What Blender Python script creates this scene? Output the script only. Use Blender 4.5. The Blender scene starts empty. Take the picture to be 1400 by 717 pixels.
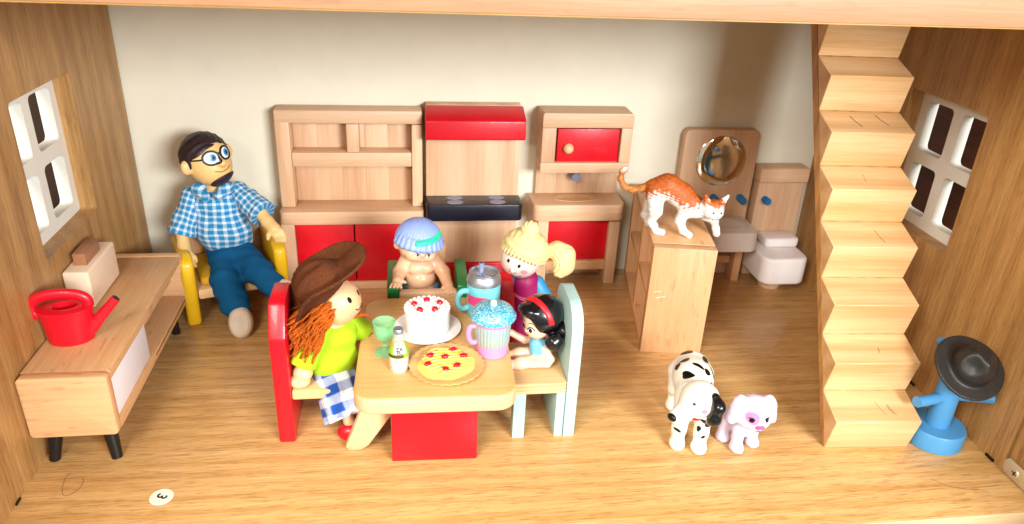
import bpy, bmesh, math, random
import numpy as np
from mathutils import Matrix, Vector
random.seed(7); np.random.seed(7)
S = bpy.context.scene
S.unit_settings.scale_length = 0.1          # 1 unit = 10 cm: a toy house at its real size
COL = S.collection
R_ = math.radians
# ------------------------------------------------------------------ camera
cd = bpy.data.cameras.new('camera'); cam = bpy.data.objects.new('camera', cd); COL.objects.link(cam)
yaw, pitch, roll = 0.155, 0.450, 0.049
fw = Vector((math.sin(yaw)*math.cos(pitch), math.cos(yaw)*math.cos(pitch), -math.sin(pitch)))
rt = Vector((math.cos(yaw), -math.sin(yaw), 0)); up = rt.cross(fw)
r2 = rt*math.cos(roll)+up*math.sin(roll); u2 = -rt*math.sin(roll)+up*math.cos(roll)
cam.matrix_world = Matrix(((r2.x, u2.x, -fw.x, 2.935), (r2.y, u2.y, -fw.y, -8.439), (r2.z, u2.z, -fw.z, 4.256), (0, 0, 0, 1)))
cd.sensor_width = 36; cd.lens = 36*1026.86/1400; cd.clip_start = .05; cd.clip_end = 200
cd.dof.use_dof = True; cd.dof.focus_distance = 6.3; cd.dof.aperture_fstop = 1.5
S.camera = cam
# ------------------------------------------------------------------ light
w = bpy.data.worlds.new('World'); S.world = w; w.use_nodes = True
w.node_tree.nodes['Background'].inputs[0].default_value = (1.0, .87, .66, 1)
w.node_tree.nodes['Background'].inputs[1].default_value = .52
def lamp(name, loc, target, size, power, col):
    l = bpy.data.lights.new(name, 'AREA'); l.shape = 'RECTANGLE'; l.size, l.size_y = size; l.energy = power; l.color = col
    o = bpy.data.objects.new(name, l); COL.objects.link(o); o.location = loc
    o.rotation_euler = (Vector(target)-Vector(loc)).to_track_quat('-Z', 'Y').to_euler(); return o
lamp('window_light', (9.6, -16.8, 6.3), (4, -1, 1.0), (5.6, 3.0), 3800, (.90, .96, 1.0))
lamp('front_left_fill', (-1.2, -11.5, 8.2), (6, -2.0, .6), (4.5, 4.0), 1500, (1.0, .95, .87))  # added soft fill from front left, brightens the right wall and basin
S.view_settings.view_transform = 'Standard'; S.view_settings.look = 'None'; S.view_settings.exposure = .19; S.view_settings.gamma = 1
S.cycles.use_denoising = True
S.cycles.max_bounces = 8

# ------------------------------------------------------------------ materials
def lin(c):
    if isinstance(c, str): c = [int(c[i:i+2], 16)/255 for i in (0, 2, 4)]
    return tuple(x/12.92 if x <= .04045 else ((x+.055)/1.055)**2.4 for x in c)+(1,)
class NT:
    def __init__(s, name):
        s.m = bpy.data.materials.new(name); s.m.use_nodes = True; s.t = s.m.node_tree; s.n = s.t.nodes
        s.b = s.n['Principled BSDF']
    def new(s, typ, **kw):
        n = s.n.new(typ)
        for k, v in kw.items():
            if k.startswith('i_'):
                k = k[2:]; k = int(k) if k.isdigit() else k.replace('_', ' ')
                if hasattr(v, 'is_output'): s.t.links.new(v, n.inputs[k])
                else: n.inputs[k].default_value = v
            else: setattr(n, k, v)
        return n
    def link(s, a, b): s.t.links.new(a, b)
    def coords(s, rnd=True):
        tc = s.new('ShaderNodeTexCoord')
        if not rnd: return tc.outputs['Object']
        oi = s.new('ShaderNodeObjectInfo')
        mu = s.new('ShaderNodeVectorMath', operation='SCALE', i_0=(17.3, 9.1, 23.7)); s.link(oi.outputs['Random'], mu.inputs['Scale'])
        ad = s.new('ShaderNodeVectorMath', operation='ADD', i_0=tc.outputs['Object'], i_1=mu.outputs[0]); return ad.outputs[0]
    def vscale(s, v, k): return s.new('ShaderNodeVectorMath', operation='MULTIPLY', i_0=v, i_1=k).outputs[0]
    def noise(s, v, scale, detail=3, rough=.55, dist=0):
        return s.new('ShaderNodeTexNoise', i_Vector=v, i_Scale=scale, i_Detail=detail, i_Roughness=rough, i_Distortion=dist).outputs['Fac']
    def math(s, op, a, b=0, c=0, clamp=False):
        n = s.new('ShaderNodeMath', operation=op, i_0=a, i_1=b, i_2=c); n.use_clamp = clamp; return n.outputs[0]
    def ramp(s, fac, stops):
        n = s.new('ShaderNodeValToRGB', i_0=fac); cr = n.color_ramp
        while len(cr.elements) < len(stops): cr.elements.new(.5)
        for e, (p, c) in zip(cr.elements, stops): e.position = p; e.color = c if len(c) == 4 else tuple(c)+(1,)
        return n.outputs['Color']
    def mix(s, fac, a, b, mode='MIX'):
        n = s.new('ShaderNodeMix', data_type='RGBA', blend_type=mode)
        for k, v in ((0, fac), (6, a), (7, b)):
            if hasattr(v, 'is_output'): s.link(v, n.inputs[k])
            else: n.inputs[k].default_value = v
        return n.outputs[2]
    def bump(s, h, strength, dist=.02):
        n = s.new('ShaderNodeBump', i_Height=h, i_Strength=strength, i_Distance=dist); s.link(n.outputs[0], s.b.inputs['Normal'])
MATS = {}
def mul(c, k): return tuple(min(1, x*k) for x in c[:3])+(1,)
def wood(name, base, dark, axis='x', rough=.42, across=5, line=.5, fleck=.0, bump=.12, wave=0, tone=1.0, along=.35, ww=.2, pore=0):
    t = NT(name); v = t.coords()
    a = 'xyz'.index(axis)
    def sc(al, ac): return tuple(al if i == a else ac for i in range(3))
    base = lin(base); dark = lin(dark)
    n1 = t.noise(t.vscale(v, sc(along, across*.45)), 1, 4, .5, .8)
    n2 = t.noise(t.vscale(v, sc(.9, across*4.5)), 1, 4, .6, .3)
    n3 = t.noise(t.vscale(v, sc(2.5, across*16)), 1, 2, .6)
    f = t.math('ADD', t.math('MULTIPLY', n1, .5), t.math('MULTIPLY', n2, .5))
    if wave:
        wv = t.new('ShaderNodeTexWave', wave_type='BANDS', bands_direction='DIAGONAL', i_Vector=t.vscale(v, sc(along*.25, across*.42)), i_Scale=wave, i_Distortion=5.5, i_Detail=2.5)
        wv.inputs['Detail Scale'].default_value = .7
        f = t.math('ADD', t.math('MULTIPLY', f, 1-ww), t.math('MULTIPLY', wv.outputs['Fac'], ww))
    col = t.ramp(f, [(.28, dark), (.5, tuple((base[i]*.6+dark[i]*.4) for i in range(3))), (.68, base)])
    fine = t.ramp(n3, [(.35, (1-.34*line,)*3), (.62, (1, 1, 1))])
    col = t.mix(1.0, col, fine, 'MULTIPLY')
    if fleck:
        n4 = t.noise(t.vscale(v, sc(5, across*5)), 1, 1, .5)
        fl = t.ramp(n4, [(.64, (1, 1, 1)), (.72, (1-fleck, 1-fleck*1.15, 1-fleck*1.3))])
        col = t.mix(1.0, col, fl, 'MULTIPLY')
    if pore:
        n5 = t.noise(t.vscale(v, sc(7, across*8)), 1, 2, .6)
        col = t.mix(1.0, col, t.ramp(n5, [(.36, (1-pore, 1-pore*1.2, 1-pore*1.4)), (.46, (1, 1, 1))]), 'MULTIPLY')
    oi = t.new('ShaderNodeObjectInfo')
    br = t.new('ShaderNodeMapRange', i_Value=oi.outputs['Random'], i_3=.93*tone, i_4=1.05*tone)
    hs = t.new('ShaderNodeHueSaturation', i_Color=col, i_Value=br.outputs[0])
    t.link(hs.outputs[0], t.b.inputs['Base Color'])
    t.link(t.math('ADD', t.math('MULTIPLY', n2, .25), rough-.12), t.b.inputs['Roughness'])
    t.bump(t.math('ADD', n3, t.math('MULTIPLY', n2, .6)), bump, .006)
    MATS[name] = t.m; return t.m
def paint(name, c, rough=.35, coat=0, sss=0, var=.1, bump=.06, bscale=30, metal=0, trans=0, ior=1.45, spec=.5, alpha=1, wear=None):
    t = NT(name); v = t.coords(); c = lin(c)
    n = t.noise(v, 3.5, 4, .6)
    col = t.ramp(n, [(.3, mul(c, 1-var)), (.7, mul(c, 1+var*.5))])
    if wear:
        wn = t.noise(t.vscale(v, (1, 1, 1.6)), 5.5, 9, .72); col = t.mix(t.ramp(wn, [(.70, (0, 0, 0)), (.76, (.75,)*3)]), col, lin(wear))
    t.link(col, t.b.inputs['Base Color'])
    n2 = t.noise(v, bscale, 3, .6)
    t.link(t.math('ADD', t.math('MULTIPLY', n2, .22), rough-.1), t.b.inputs['Roughness'])
    t.b.inputs['Coat Weight'].default_value = coat; t.b.inputs['Metallic'].default_value = metal
    t.b.inputs['Transmission Weight'].default_value = trans; t.b.inputs['IOR'].default_value = ior
    t.b.inputs['Specular IOR Level'].default_value = spec; t.b.inputs['Alpha'].default_value = alpha
    if sss:
        t.b.inputs['Subsurface Weight'].default_value = sss; t.b.inputs['Subsurface Radius'].default_value = (.06, .03, .02)
        t.b.inputs['Subsurface Scale'].default_value = .6
    if bump: t.bump(n2, bump, .01)
    MATS[name] = t.m; return t.m
def attrmat(name, rough=.45, streak=0, sss=0, bump=.1, coat=0):
    """colour comes from the per-vertex paint 'Col' of the figure"""
    t = NT(name); a = t.new('ShaderNodeAttribute', attribute_name='Col'); v = t.coords(False)
    col = a.outputs['Color']
    n = t.noise(v, 35, 3, .6)
    if streak:
        n = t.noise(t.vscale(v, (22, 60, 60)), 1, 2, .5, 1.5)
        col = t.mix(1.0, col, t.ramp(n, [(.35, (1-streak, 1-streak, 1-streak)), (.62, (1, 1, 1))]), 'MULTIPLY')
    t.link(col, t.b.inputs['Base Color']); t.b.inputs['Roughness'].default_value = rough; t.b.inputs['Coat Weight'].default_value = coat
    if sss: t.b.inputs['Subsurface Weight'].default_value = sss; t.b.inputs['Subsurface Radius'].default_value = (.05, .04, .04); t.b.inputs['Subsurface Scale'].default_value = .5
    t.bump(n, bump, .012)
    MATS[name] = t.m; return t.m
def gingham(name, c, white, freq, sub=.5):
    """woven check: two crossed stripe sets from the cloth's own 'wuv' coordinates"""
    t = NT(name); a = t.new('ShaderNodeAttribute', attribute_name='wuv')
    sx = t.new('ShaderNodeSeparateXYZ', i_0=a.outputs['Vector'])
    nz = t.noise(t.coords(False), 4, 2); off = t.math('MULTIPLY', t.math('SUBTRACT', nz, .5), .05)
    def st(o):
        p = t.math('MULTIPLY', t.math('ADD', o, off), freq)
        return t.math('ADD', t.math('MULTIPLY', t.math('SINE', p), 2.2), sub, clamp=True)
    f = t.math('MULTIPLY', t.math('ADD', st(sx.outputs[0]), st(sx.outputs[1])), .5)
    c = lin(c); wh = lin(white)
    mid = tuple(c[i]*.58+wh[i]*.42 for i in range(3))
    col = t.ramp(f, [(0.05, wh), (.5, mid), (.95, c)])
    th = t.noise(t.coords(False), 110, 2)
    col = t.mix(1.0, col, t.ramp(th, [(.3, (.82,)*3), (.65, (1,)*3)]), 'MULTIPLY')
    t.link(col, t.b.inputs['Base Color']); t.b.inputs['Roughness'].default_value = .85; t.b.inputs['Specular IOR Level'].default_value = .15
    t.b.inputs['Sheen Weight'].default_value = .15
    t.bump(th, .35, .012); MATS[name] = t.m; return t.m
def cloth(name, c, scale=110, var=.25, bump=.4):
    t = NT(name); v = t.coords(False); c = lin(c); n = t.noise(v, scale, 3, .7); n0 = t.noise(v, 5, 3)
    f = t.math('ADD', t.math('MULTIPLY', n, .6), t.math('MULTIPLY', n0, .4))
    t.link(t.ramp(f, [(.32, mul(c, 1-var)), (.66, mul(c, 1+var*.5))]), t.b.inputs['Base Color'])
    t.b.inputs['Roughness'].default_value = .9; t.b.inputs['Specular IOR Level'].default_value = .12
    t.bump(n, bump, .015); MATS[name] = t.m; return t.m

wood('floor_wood', 'E0B376', 'BA8748', 'x', rough=.30, across=9, line=.9, fleck=.16, along=.5, wave=1.1, bump=.08, ww=.12, pore=.22)
wood('wall_wood', 'CA9A5E', '9E6E3A', 'z', rough=.45, across=5.5, line=.8, wave=1.0, bump=.1, ww=.15, pore=.15)
wood('slab_wood', 'A87C5C', '926848', 'x', rough=.5, across=5, line=.4, fleck=.1)
wood('under_wood', 'D2A050', 'B07C34', 'x', across=5)
wood('beech', 'DDAE7C', 'CB9360', 'y', rough=.42, across=5, line=.35, fleck=.22)
wood('beech_side', 'E0B07E', 'CF9766', 'x', rough=.42, across=5, line=.3, fleck=.22)
wood('beech_up', 'D9A677', 'C48D5E', 'z', rough=.42, across=5, line=.3, fleck=.16)
wood('birch', 'E2BC96', 'CFA27C', 'x', rough=.5, across=5, line=.3)
wood('birch_up', 'E2BC96', 'C99A74', 'z', rough=.5, across=4, line=.3, wave=.8)
wood('pine', 'E4BC8A', 'C6935A', 'x', rough=.45, across=4.5, line=.3, wave=1.0, ww=.2)
wood('pine_end', 'CF9A58', '9C682E', 'z', rough=.5, across=4.5, line=.35, wave=1.6)
wood('table_wood', 'E4B677', 'D29E5C', 'x', rough=.4, across=5, line=.3, fleck=.08)
wood('table_edge', 'E3BF92', 'D3A877', 'x', rough=.55, across=8, line=.4)
wood('chair_ply', 'E6C08C', 'D4A56C', 'x', rough=.5, across=5, line=.3)
wood('dark_wood', '7A4630', '4E2A1C', 'y', rough=.5, across=4)
wood('doll_wood', 'E8BE92', 'DCAA7C', 'z', rough=.42, across=3, line=.15)
paint('wall_cream', 'E0D8C2', .75, var=.03, bump=.15, bscale=60)
paint('red', 'CE0A1E', .36, coat=.15, var=.09, bump=.09, wear='D8564A')
paint('red_plastic', 'D80C22', .34, coat=.1, var=.04, sss=.05)
paint('white_paint', 'EDEAE4', .42, var=.04)
paint('window_paint', 'E6E1D4', .5, var=.04)
paint('white_panel', 'E6E1E2', .4, var=.03)
paint('black_leg', '14110F', .4)
paint('cream_block', 'E8CDB0', .5, var=.05)
wood('brown_block', 'B07A54', '925E3C', 'y', rough=.5)
paint('yellow', 'E0B012', .42, coat=.1, var=.12, wear='C98F1C')
cloth('yellow_cloth', 'D9A32A', var=.3)
paint('navy', '191B28', .32, var=.15)
paint('burner', '8A90A6', .5)
paint('grey_blue', '7C88A6', .4)
paint('blue_paint', '4E93C6', .4, var=.06)
paint('blue_knob', '1E6FA8', .4)
paint('white_plastic', 'EAE3E1', .35, var=.03, sss=.1)
paint('green', '0B7A3A', .38, coat=.1, var=.12, wear='4C9A58')
paint('mint', 'A9CAC5', .5, var=.08, wear='D9C7A0')
paint('skin_man', 'E3BC7C', .42, sss=.15, var=.05)
paint('skin_baby', 'E3B48F', .28, sss=.2, var=.06, coat=.15)
paint('skin_pale', 'E3CCC2', .45, sss=.1, var=.04)
paint('skin_lady', 'EBC3A6', .4, sss=.15, var=.05)
paint('hair_dark', '2A1A20', .45, var=.3, bump=.5, bscale=40)
paint('beard', '2E1B22', .5, var=.2)
paint('hair_blue', '8CA2DE', .5, var=.12)
paint('band_green', '2CCF9E', .45, var=.1, bump=.5, bscale=45)
paint('hair_blond', 'E4D094', .6, var=.18)
paint('hair_black', '0E0E12', .25, var=.2, coat=.3)
paint('ribbon', 'D81E2A', .35)
paint('black', '0A0908', .3)
paint('eye_white', 'F2F2F0', .3); paint('eye_blue', '2F8FD0', .3)
paint('pink', 'E58BA0', .5); paint('hot_pink', 'E0407E', .4)
cloth('trousers_blue', '145A8A', var=.25)
paint('sole', 'D8CBBA', .55)
paint('shorts_blue', '3C8FB4', .35)
cloth('lime', 'A8CC26', var=.12, bump=.2)
gingham('gingham_shirt', '1A80B4', 'CFE0EC', 96, 1.2)
gingham('gingham_skirt', '1B4BA0', 'E8ECF2', 40)
cloth('felt_brown', '61351E', 70, .5, .9)
cloth('yarn_orange', 'BE5C1A', 60, .5, .9)
paint('magenta', '9A1459', .5, var=.12); paint('sleeve_blue', '2E86B8', .45)
paint('swim_blue', '6FB6D2', .4)
paint('hat_black', '2A2624', .42, var=.2, bump=.25, bscale=18)
paint('metal', 'D2C2A0', .4, metal=.45, var=.1)
paint('silver', 'B9C0CC', .42, metal=.9, var=.1)
paint('aqua', '74CBD6', .35, var=.05, sss=.05); paint('aqua_dark', '4FB9C9', .35)
paint('pink_plastic', 'EE8FBE', .35, var=.05, sss=.05)
paint('lilac', 'D2A8CC', .3, trans=.3)
paint('cream_icing', 'F3EEEA', .5, sss=.15, var=.02)
paint('plate_white', 'EDE8E4', .35, var=.02)
paint('berry', 'C4102A', .25, coat=.3)
paint('crust', 'DFB271', .55, var=.25, bump=.4, bscale=30)
paint('custard', 'F0D866', .4, var=.12, bump=.4, bscale=25, sss=.1)
paint('green_glass', '94EBB0', .18, alpha=.4)
paint('clear_glass', 'F4F0EC', .12, alpha=.3)
paint('juice', 'EADBC8', .3)
paint('label_white', 'E9EDE4', .5); paint('label_green', '9CB82C', .5); paint('label_dark', '4C4A1C', .5)
paint('sticker', 'EFE6D2', .5, var=.03)
paint('table_cloth', '2C5552', .8)
mm = NT('mirror'); mm.b.inputs['Base Color'].default_value = (.86, .82, .74, 1); mm.b.inputs['Metallic'].default_value = 1; mm.b.inputs['Roughness'].default_value = .06; MATS['mirror'] = mm.m
gl = NT('glitter'); gv = gl.coords(False)
vo = gl.new('ShaderNodeTexVoronoi', i_Vector=gv, i_Scale=120)
bw = gl.new('ShaderNodeRGBToBW', i_0=vo.outputs['Color'])
gl.link(gl.ramp(bw.outputs[0], [(.3, lin('2FA6CC')), (.55, lin('63C6E0')), (.78, lin('C8EEF6'))]), gl.b.inputs['Base Color'])
gl.b.inputs['Roughness'].default_value = .25; gl.b.inputs['Metallic'].default_value = .25; gl.bump(bw.outputs[0], .6, .01); MATS['glitter'] = gl.m
rb = NT('ribbed'); rv = rb.new('ShaderNodeTexCoord'); sxyz = rb.new('ShaderNodeSeparateXYZ', i_0=rv.outputs['Object'])
rb.b.inputs['Base Color'].default_value = lin('A9BEBE'); rb.b.inputs['Roughness'].default_value = .3; rb.b.inputs['Metallic'].default_value = .35; MATS['ribbed'] = rb.m
attrmat('cat_fur', .55, streak=.35, bump=.45); attrmat('dog_paint', .32, sss=.1, bump=.03, coat=.15); attrmat('puppy_flock', .7, sss=.1, bump=.15)

# ------------------------------------------------------------------ mesh helpers
def tag(o, label=None, cat=None, group=None, kind=None):
    for k, v in (('label', label), ('category', cat), ('group', group), ('kind', kind)):
        if v: o[k] = v
    return o
def empty(name, loc, rz=0, label=None, cat=None, group=None):
    o = bpy.data.objects.new(name, None); COL.objects.link(o); o.location = loc; o.rotation_euler = (0, 0, rz); o.empty_display_size = .1
    return tag(o, label, cat, group)
def obj(name, me, mat, parent=None, loc=(0, 0, 0), rot=(0, 0, 0)):
    o = bpy.data.objects.new(name, me); COL.objects.link(o)
    if mat:
        me.materials.clear(); me.materials.append(MATS[mat] if isinstance(mat, str) else mat)
    o.location = loc; o.rotation_euler = rot
    if parent: o.parent = parent
    return o
def from_bm(bm, smooth=True, angle=35):
    me = bpy.data.meshes.new('m'); bm.to_mesh(me); bm.free()
    if smooth:
        for p in me.polygons: p.use_smooth = True
        try: me.set_sharp_from_angle(angle=R_(angle))
        except Exception: pass
    return me
def box(c, s, bev=.015, seg=2, rot=None):
    bm = bmesh.new(); bmesh.ops.create_cube(bm, size=1)
    bmesh.ops.scale(bm, vec=s, verts=bm.verts)
    if bev: bmesh.ops.bevel(bm, geom=bm.edges[:], offset=min(bev, min(s)*.45), segments=seg, affect='EDGES', profile=.5)
    if rot: bmesh.ops.rotate(bm, cent=(0, 0, 0), matrix=Matrix.Rotation(rot[1], 3, rot[0]), verts=bm.verts)
    bmesh.ops.translate(bm, vec=c, verts=bm.verts)
    return from_bm(bm)
def bb(x0, x1, y0, y1, z0, z1, bev=.015, seg=2):
    return box(((x0+x1)/2, (y0+y1)/2, (z0+z1)/2), (abs(x1-x0), abs(y1-y0), abs(z1-z0)), bev, seg)
def prism(pts, axis, a, b, bev=.015, seg=2):
    """2D outline extruded along an axis; pts are the other two coordinates in xyz order"""
    def P(p, t):
        q = list(p); q.insert('xyz'.index(axis), t); return q
    bm = bmesh.new(); v0 = [bm.verts.new(P(p, a)) for p in pts]; v1 = [bm.verts.new(P(p, b)) for p in pts]; n = len(pts)
    bm.faces.new(v0); bm.faces.new(v1[::-1])
    for i in range(n): bm.faces.new((v0[i], v1[i], v1[(i+1) % n], v0[(i+1) % n]))
    bmesh.ops.recalc_face_normals(bm, faces=bm.faces[:])
    if bev:
        es = [e for e in bm.edges if e.calc_face_angle(0) > .5]
        bmesh.ops.bevel(bm, geom=es, offset=bev, segments=seg, affect='EDGES', profile=.5, clamp_overlap=True)
    return from_bm(bm)
def rrect(x0, x1, y0, y1, r, n=6):
    out = []
    rs = r if isinstance(r, (list, tuple)) else [r]*4
    for (cx, cy, a0), rr in zip(((x1, y1, 0), (x0, y1, 90), (x0, y0, 180), (x1, y0, 270)), rs):
        sx = -1 if cx == x1 else 1; sy = -1 if cy == y1 else 1
        for k in range(n+1):
            a = R_(a0+90*k/n); out.append((cx+sx*rr+rr*math.cos(a), cy+sy*rr+rr*math.sin(a)))
    return out
def lathe(prof, segs=40, flute=0, nfl=0, sx=1, sy=1):
    bm = bmesh.new(); rings = []
    for r, z in prof:
        if r < 1e-5: rings.append([bm.verts.new((0, 0, z))])
        else:
            rr = []
            for k in range(segs):
                a = 2*math.pi*k/segs; q = r*(1+flute*math.sin(a*nfl)) if flute else r
                rr.append(bm.verts.new((q*sx*math.cos(a), q*sy*math.sin(a), z)))
            rings.append(rr)
    for A, B in zip(rings, rings[1:]):
        for k in range(segs):
            a0, a1, b0, b1 = A[k % len(A)], A[(k+1) % len(A)], B[k % len(B)], B[(k+1) % len(B)]
            vs = []
            for v in (a0, a1, b1, b0):
                if v not in vs: vs.append(v)
            if len(vs) > 2: bm.faces.new(vs)
    bmesh.ops.recalc_face_normals(bm, faces=bm.faces[:])
    return from_bm(bm, True, 40)
def smoothpath(pts, n=6):
    P = [np.array(p, float) for p in pts]; out = []
    for i in range(len(P)-1):
        p0 = P[max(0, i-1)]; p1 = P[i]; p2 = P[i+1]; p3 = P[min(len(P)-1, i+2)]
        for k in range(n):
            t = k/n; out.append(.5*((2*p1)+(-p0+p2)*t+(2*p0-5*p1+4*p2-p3)*t*t+(-p0+3*p1-3*p2+p3)*t**3))
    out.append(P[-1]); return out
def tube(pts, rad, segs=10, cap=True, flat=1.0):
    pts = [Vector(p) for p in pts]; n = len(pts)
    rads = rad if isinstance(rad, (list, tuple)) else [rad]*n
    if len(rads) != n: rads = list(np.interp(np.linspace(0, 1, n), np.linspace(0, 1, len(rads)), rads))
    bm = bmesh.new(); rings = []; ref = None
    for i, p in enumerate(pts):
        d = (pts[min(n-1, i+1)]-pts[max(0, i-1)]).normalized()
        if ref is None: ref = Vector((0, 0, 1)) if abs(d.z) < .9 else Vector((1, 0, 0))
        s = d.cross(ref).normalized(); ref = s.cross(d).normalized()
        rings.append([bm.verts.new(p+(s*math.cos(2*math.pi*k/segs)+ref*flat*math.sin(2*math.pi*k/segs))*rads[i]) for k in range(segs)])
    for A, B in zip(rings, rings[1:]):
        for k in range(segs): bm.faces.new((A[k], A[(k+1) % segs], B[(k+1) % segs], B[k]))
    if cap: bm.faces.new(rings[0][::-1]); bm.faces.new(rings[-1])
    bmesh.ops.recalc_face_normals(bm, faces=bm.faces[:])
    return from_bm(bm, True, 50)
def sphere(c, r, seg=20, ring=12):
    bm = bmesh.new(); bmesh.ops.create_uvsphere(bm, u_segments=seg, v_segments=ring, radius=1)
    bmesh.ops.scale(bm, vec=(r, r, r) if np.isscalar(r) else r, verts=bm.verts); bmesh.ops.translate(bm, vec=c, verts=bm.verts)
    return from_bm(bm, True, 180)
def plate(outer, holes, axis, a, b):
    """flat board with real openings: outline and holes are 2D loops"""
    from mathutils.geometry import tessellate_polygon
    loops = [outer]+holes
    flat = [p for l in loops for p in l]
    tris = tessellate_polygon([[Vector((p[0], p[1], 0)) for p in l] for l in loops])
    ax = 'xyz'.index(axis)
    def P(p, t):
        q = list(p); q.insert(ax, t); return q
    bm = bmesh.new(); v0 = [bm.verts.new(P(p, a)) for p in flat]; v1 = [bm.verts.new(P(p, b)) for p in flat]
    for t in tris:
        try: bm.faces.new([v0[i] for i in t]); bm.faces.new([v1[i] for i in t][::-1])
        except ValueError: pass
    o = 0
    for l in loops:
        n = len(l)
        for i in range(n): bm.faces.new((v0[o+i], v0[o+(i+1) % n], v1[o+(i+1) % n], v1[o+i]))
        o += n
    bmesh.ops.recalc_face_normals(bm, faces=bm.faces[:])
    return from_bm(bm, True, 30)

# ------------------------------------------------------------------ distance-field modelling for the sculpted figures
A3 = lambda *a: np.array(a, np.float32)
def smin(a, b, k):
    h = np.clip(.5+.5*(b-a)/k, 0, 1); return b+(a-b)*h-k*h*(1-h)
def smax(a, b, k): return -smin(-a, -b, k)
def ell(c, r, M=None):
    c = A3(*c); r = A3(*r) if not np.isscalar(r) else A3(r, r, r)
    def f(P):
        q = P-c
        if M is not None: q = q@M
        k0 = np.linalg.norm(q/r, axis=1); k1 = np.linalg.norm(q/(r*r), axis=1)+1e-6
        return k0*(k0-1)/k1
    return f
def cap(a, b, ra, rb=None, flat=None):
    a = A3(*a); b = A3(*b); rb = ra if rb is None else rb; ab = b-a; L = float(ab@ab)+1e-9
    def f(P):
        t = np.clip((P-a)@ab/L, 0, 1); return np.linalg.norm(P-a-t[:, None]*ab, axis=1)-(ra+(rb-ra)*t)
    return f
def chain(pts, rad, k=.03):
    fs = [cap(pts[i], pts[i+1], rad[i], rad[i+1]) for i in range(len(pts)-1)]
    return su(k, *fs)
def rbx(c, h, r, M=None):
    c = A3(*c); h = A3(*h)
    def f(P):
        q = P-c
        if M is not None: q = q@M
        d = np.abs(q)-(h-r); return np.linalg.norm(np.maximum(d, 0), axis=1)+np.minimum(d.max(axis=1), 0)-r
    return f
def su(k, *fs):
    def f(P):
        d = fs[0](P)
        for g in fs[1:]: d = smin(d, g(P), k)
        return d
    return f
def cut(f, g, k=.02): return lambda P: smax(f(P), -g(P), k)
def both(f, g, k=.02): return lambda P: smax(f(P), g(P), k)
def grow(f, t): return lambda P: f(P)-t
def half(p, n):
    p = A3(*p); n = A3(*n); n = n/np.linalg.norm(n); return lambda P: (P-p)@n
def frame(fwd, roll=0):
    """columns: right (as one who faces the head sees it), up, forward of a head looking along fwd"""
    f = np.array(fwd, float); f /= np.linalg.norm(f); r = np.cross((0, 0, 1), f); r /= np.linalg.norm(r); u = np.cross(f, r)
    c, s = math.cos(roll), math.sin(roll); r, u = r*c+u*s, -r*s+u*c
    return np.stack([r, u, f], 1).astype(np.float32)
def loc(C, M, u, v, w_): return np.array(C)+M@np.array((u, v, w_))
def surfnet(f, lo, hi, h):
    lo = np.array(lo, np.float32)-2*h; hi = np.array(hi, np.float32)+2*h; B = 8
    nb = np.ceil((hi-lo)/(h*B)).astype(int); n = nb*B
    ax = [lo[i]+h*np.arange(n[i], dtype=np.float32) for i in range(3)]
    bc = [lo[i]+h*(B*np.arange(nb[i])+(B-1)/2) for i in range(3)]
    G = np.stack(np.meshgrid(*bc, indexing='ij'), -1).reshape(-1, 3).astype(np.float32)
    dc = f(G).reshape(nb)
    D = np.repeat(np.repeat(np.repeat(np.where(dc > 0, 1., -1.), B, 0), B, 1), B, 2).astype(np.float32)
    near = np.argwhere(np.abs(dc) < h*B*.87*1.7+.02)
    o = np.stack(np.meshgrid(*[np.arange(B)]*3, indexing='ij'), -1).reshape(-1, 3)
    for s in range(0, len(near), 400):
        I = (near[s:s+400, None, :]*B+o[None]).reshape(-1, 3)
        D[I[:, 0], I[:, 1], I[:, 2]] = f((lo+h*I).astype(np.float32))
    ins = D < 0
    c = np.zeros(tuple(n-1), np.int8); cor = [(i, j, k) for i in (0, 1) for j in (0, 1) for k in (0, 1)]
    sl = lambda A, q: A[q[0]:n[0]-1+q[0], q[1]:n[1]-1+q[1], q[2]:n[2]-1+q[2]]
    for q in cor: c += sl(ins, q)
    act = np.argwhere((c > 0) & (c < 8)); idx = -np.ones(tuple(n-1), np.int64); idx[act[:, 0], act[:, 1], act[:, 2]] = np.arange(len(act))
    acc = np.zeros((len(act), 3)); cnt = np.zeros(len(act))
    for q in cor:
        for a in range(3):
            if q[a]: continue
            q2 = list(q); q2[a] = 1
            d0 = D[tuple((act+q).T)]; d1 = D[tuple((act+q2).T)]; m = (d0 < 0) != (d1 < 0)
            t = np.where(m, d0/np.where(m, d0-d1, 1), 0)
            p = np.tile(np.array(q, float), (len(act), 1)); p[:, a] = t
            acc[m] += p[m]; cnt[m] += 1
    V = lo+h*(act+acc/cnt[:, None])
    F = []
    for a in range(3):
        b, e = (a+1) % 3, (a+2) % 3
        s0 = [slice(None)]*3; s1 = [slice(None)]*3; s0[a] = slice(0, -1); s1[a] = slice(1, None)
        E0, E1 = ins[tuple(s0)], ins[tuple(s1)]; I = np.argwhere(E0 != E1)
        I = I[(I[:, b] > 0) & (I[:, e] > 0) & (I[:, b] < n[b]-1) & (I[:, e] < n[e]-1)]
        def cell(db, de):
            J = I.copy(); J[:, b] -= db; J[:, e] -= de; return idx[J[:, 0], J[:, 1], J[:, 2]]
        q = np.stack([cell(0, 0), cell(1, 0), cell(1, 1), cell(0, 1)], 1)
        fl = ~E0[I[:, 0], I[:, 1], I[:, 2]]; q[fl] = q[fl][:, ::-1]; F.append(q)
    F = np.concatenate(F); F = F[(F >= 0).all(1)]
    return V, F
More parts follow.
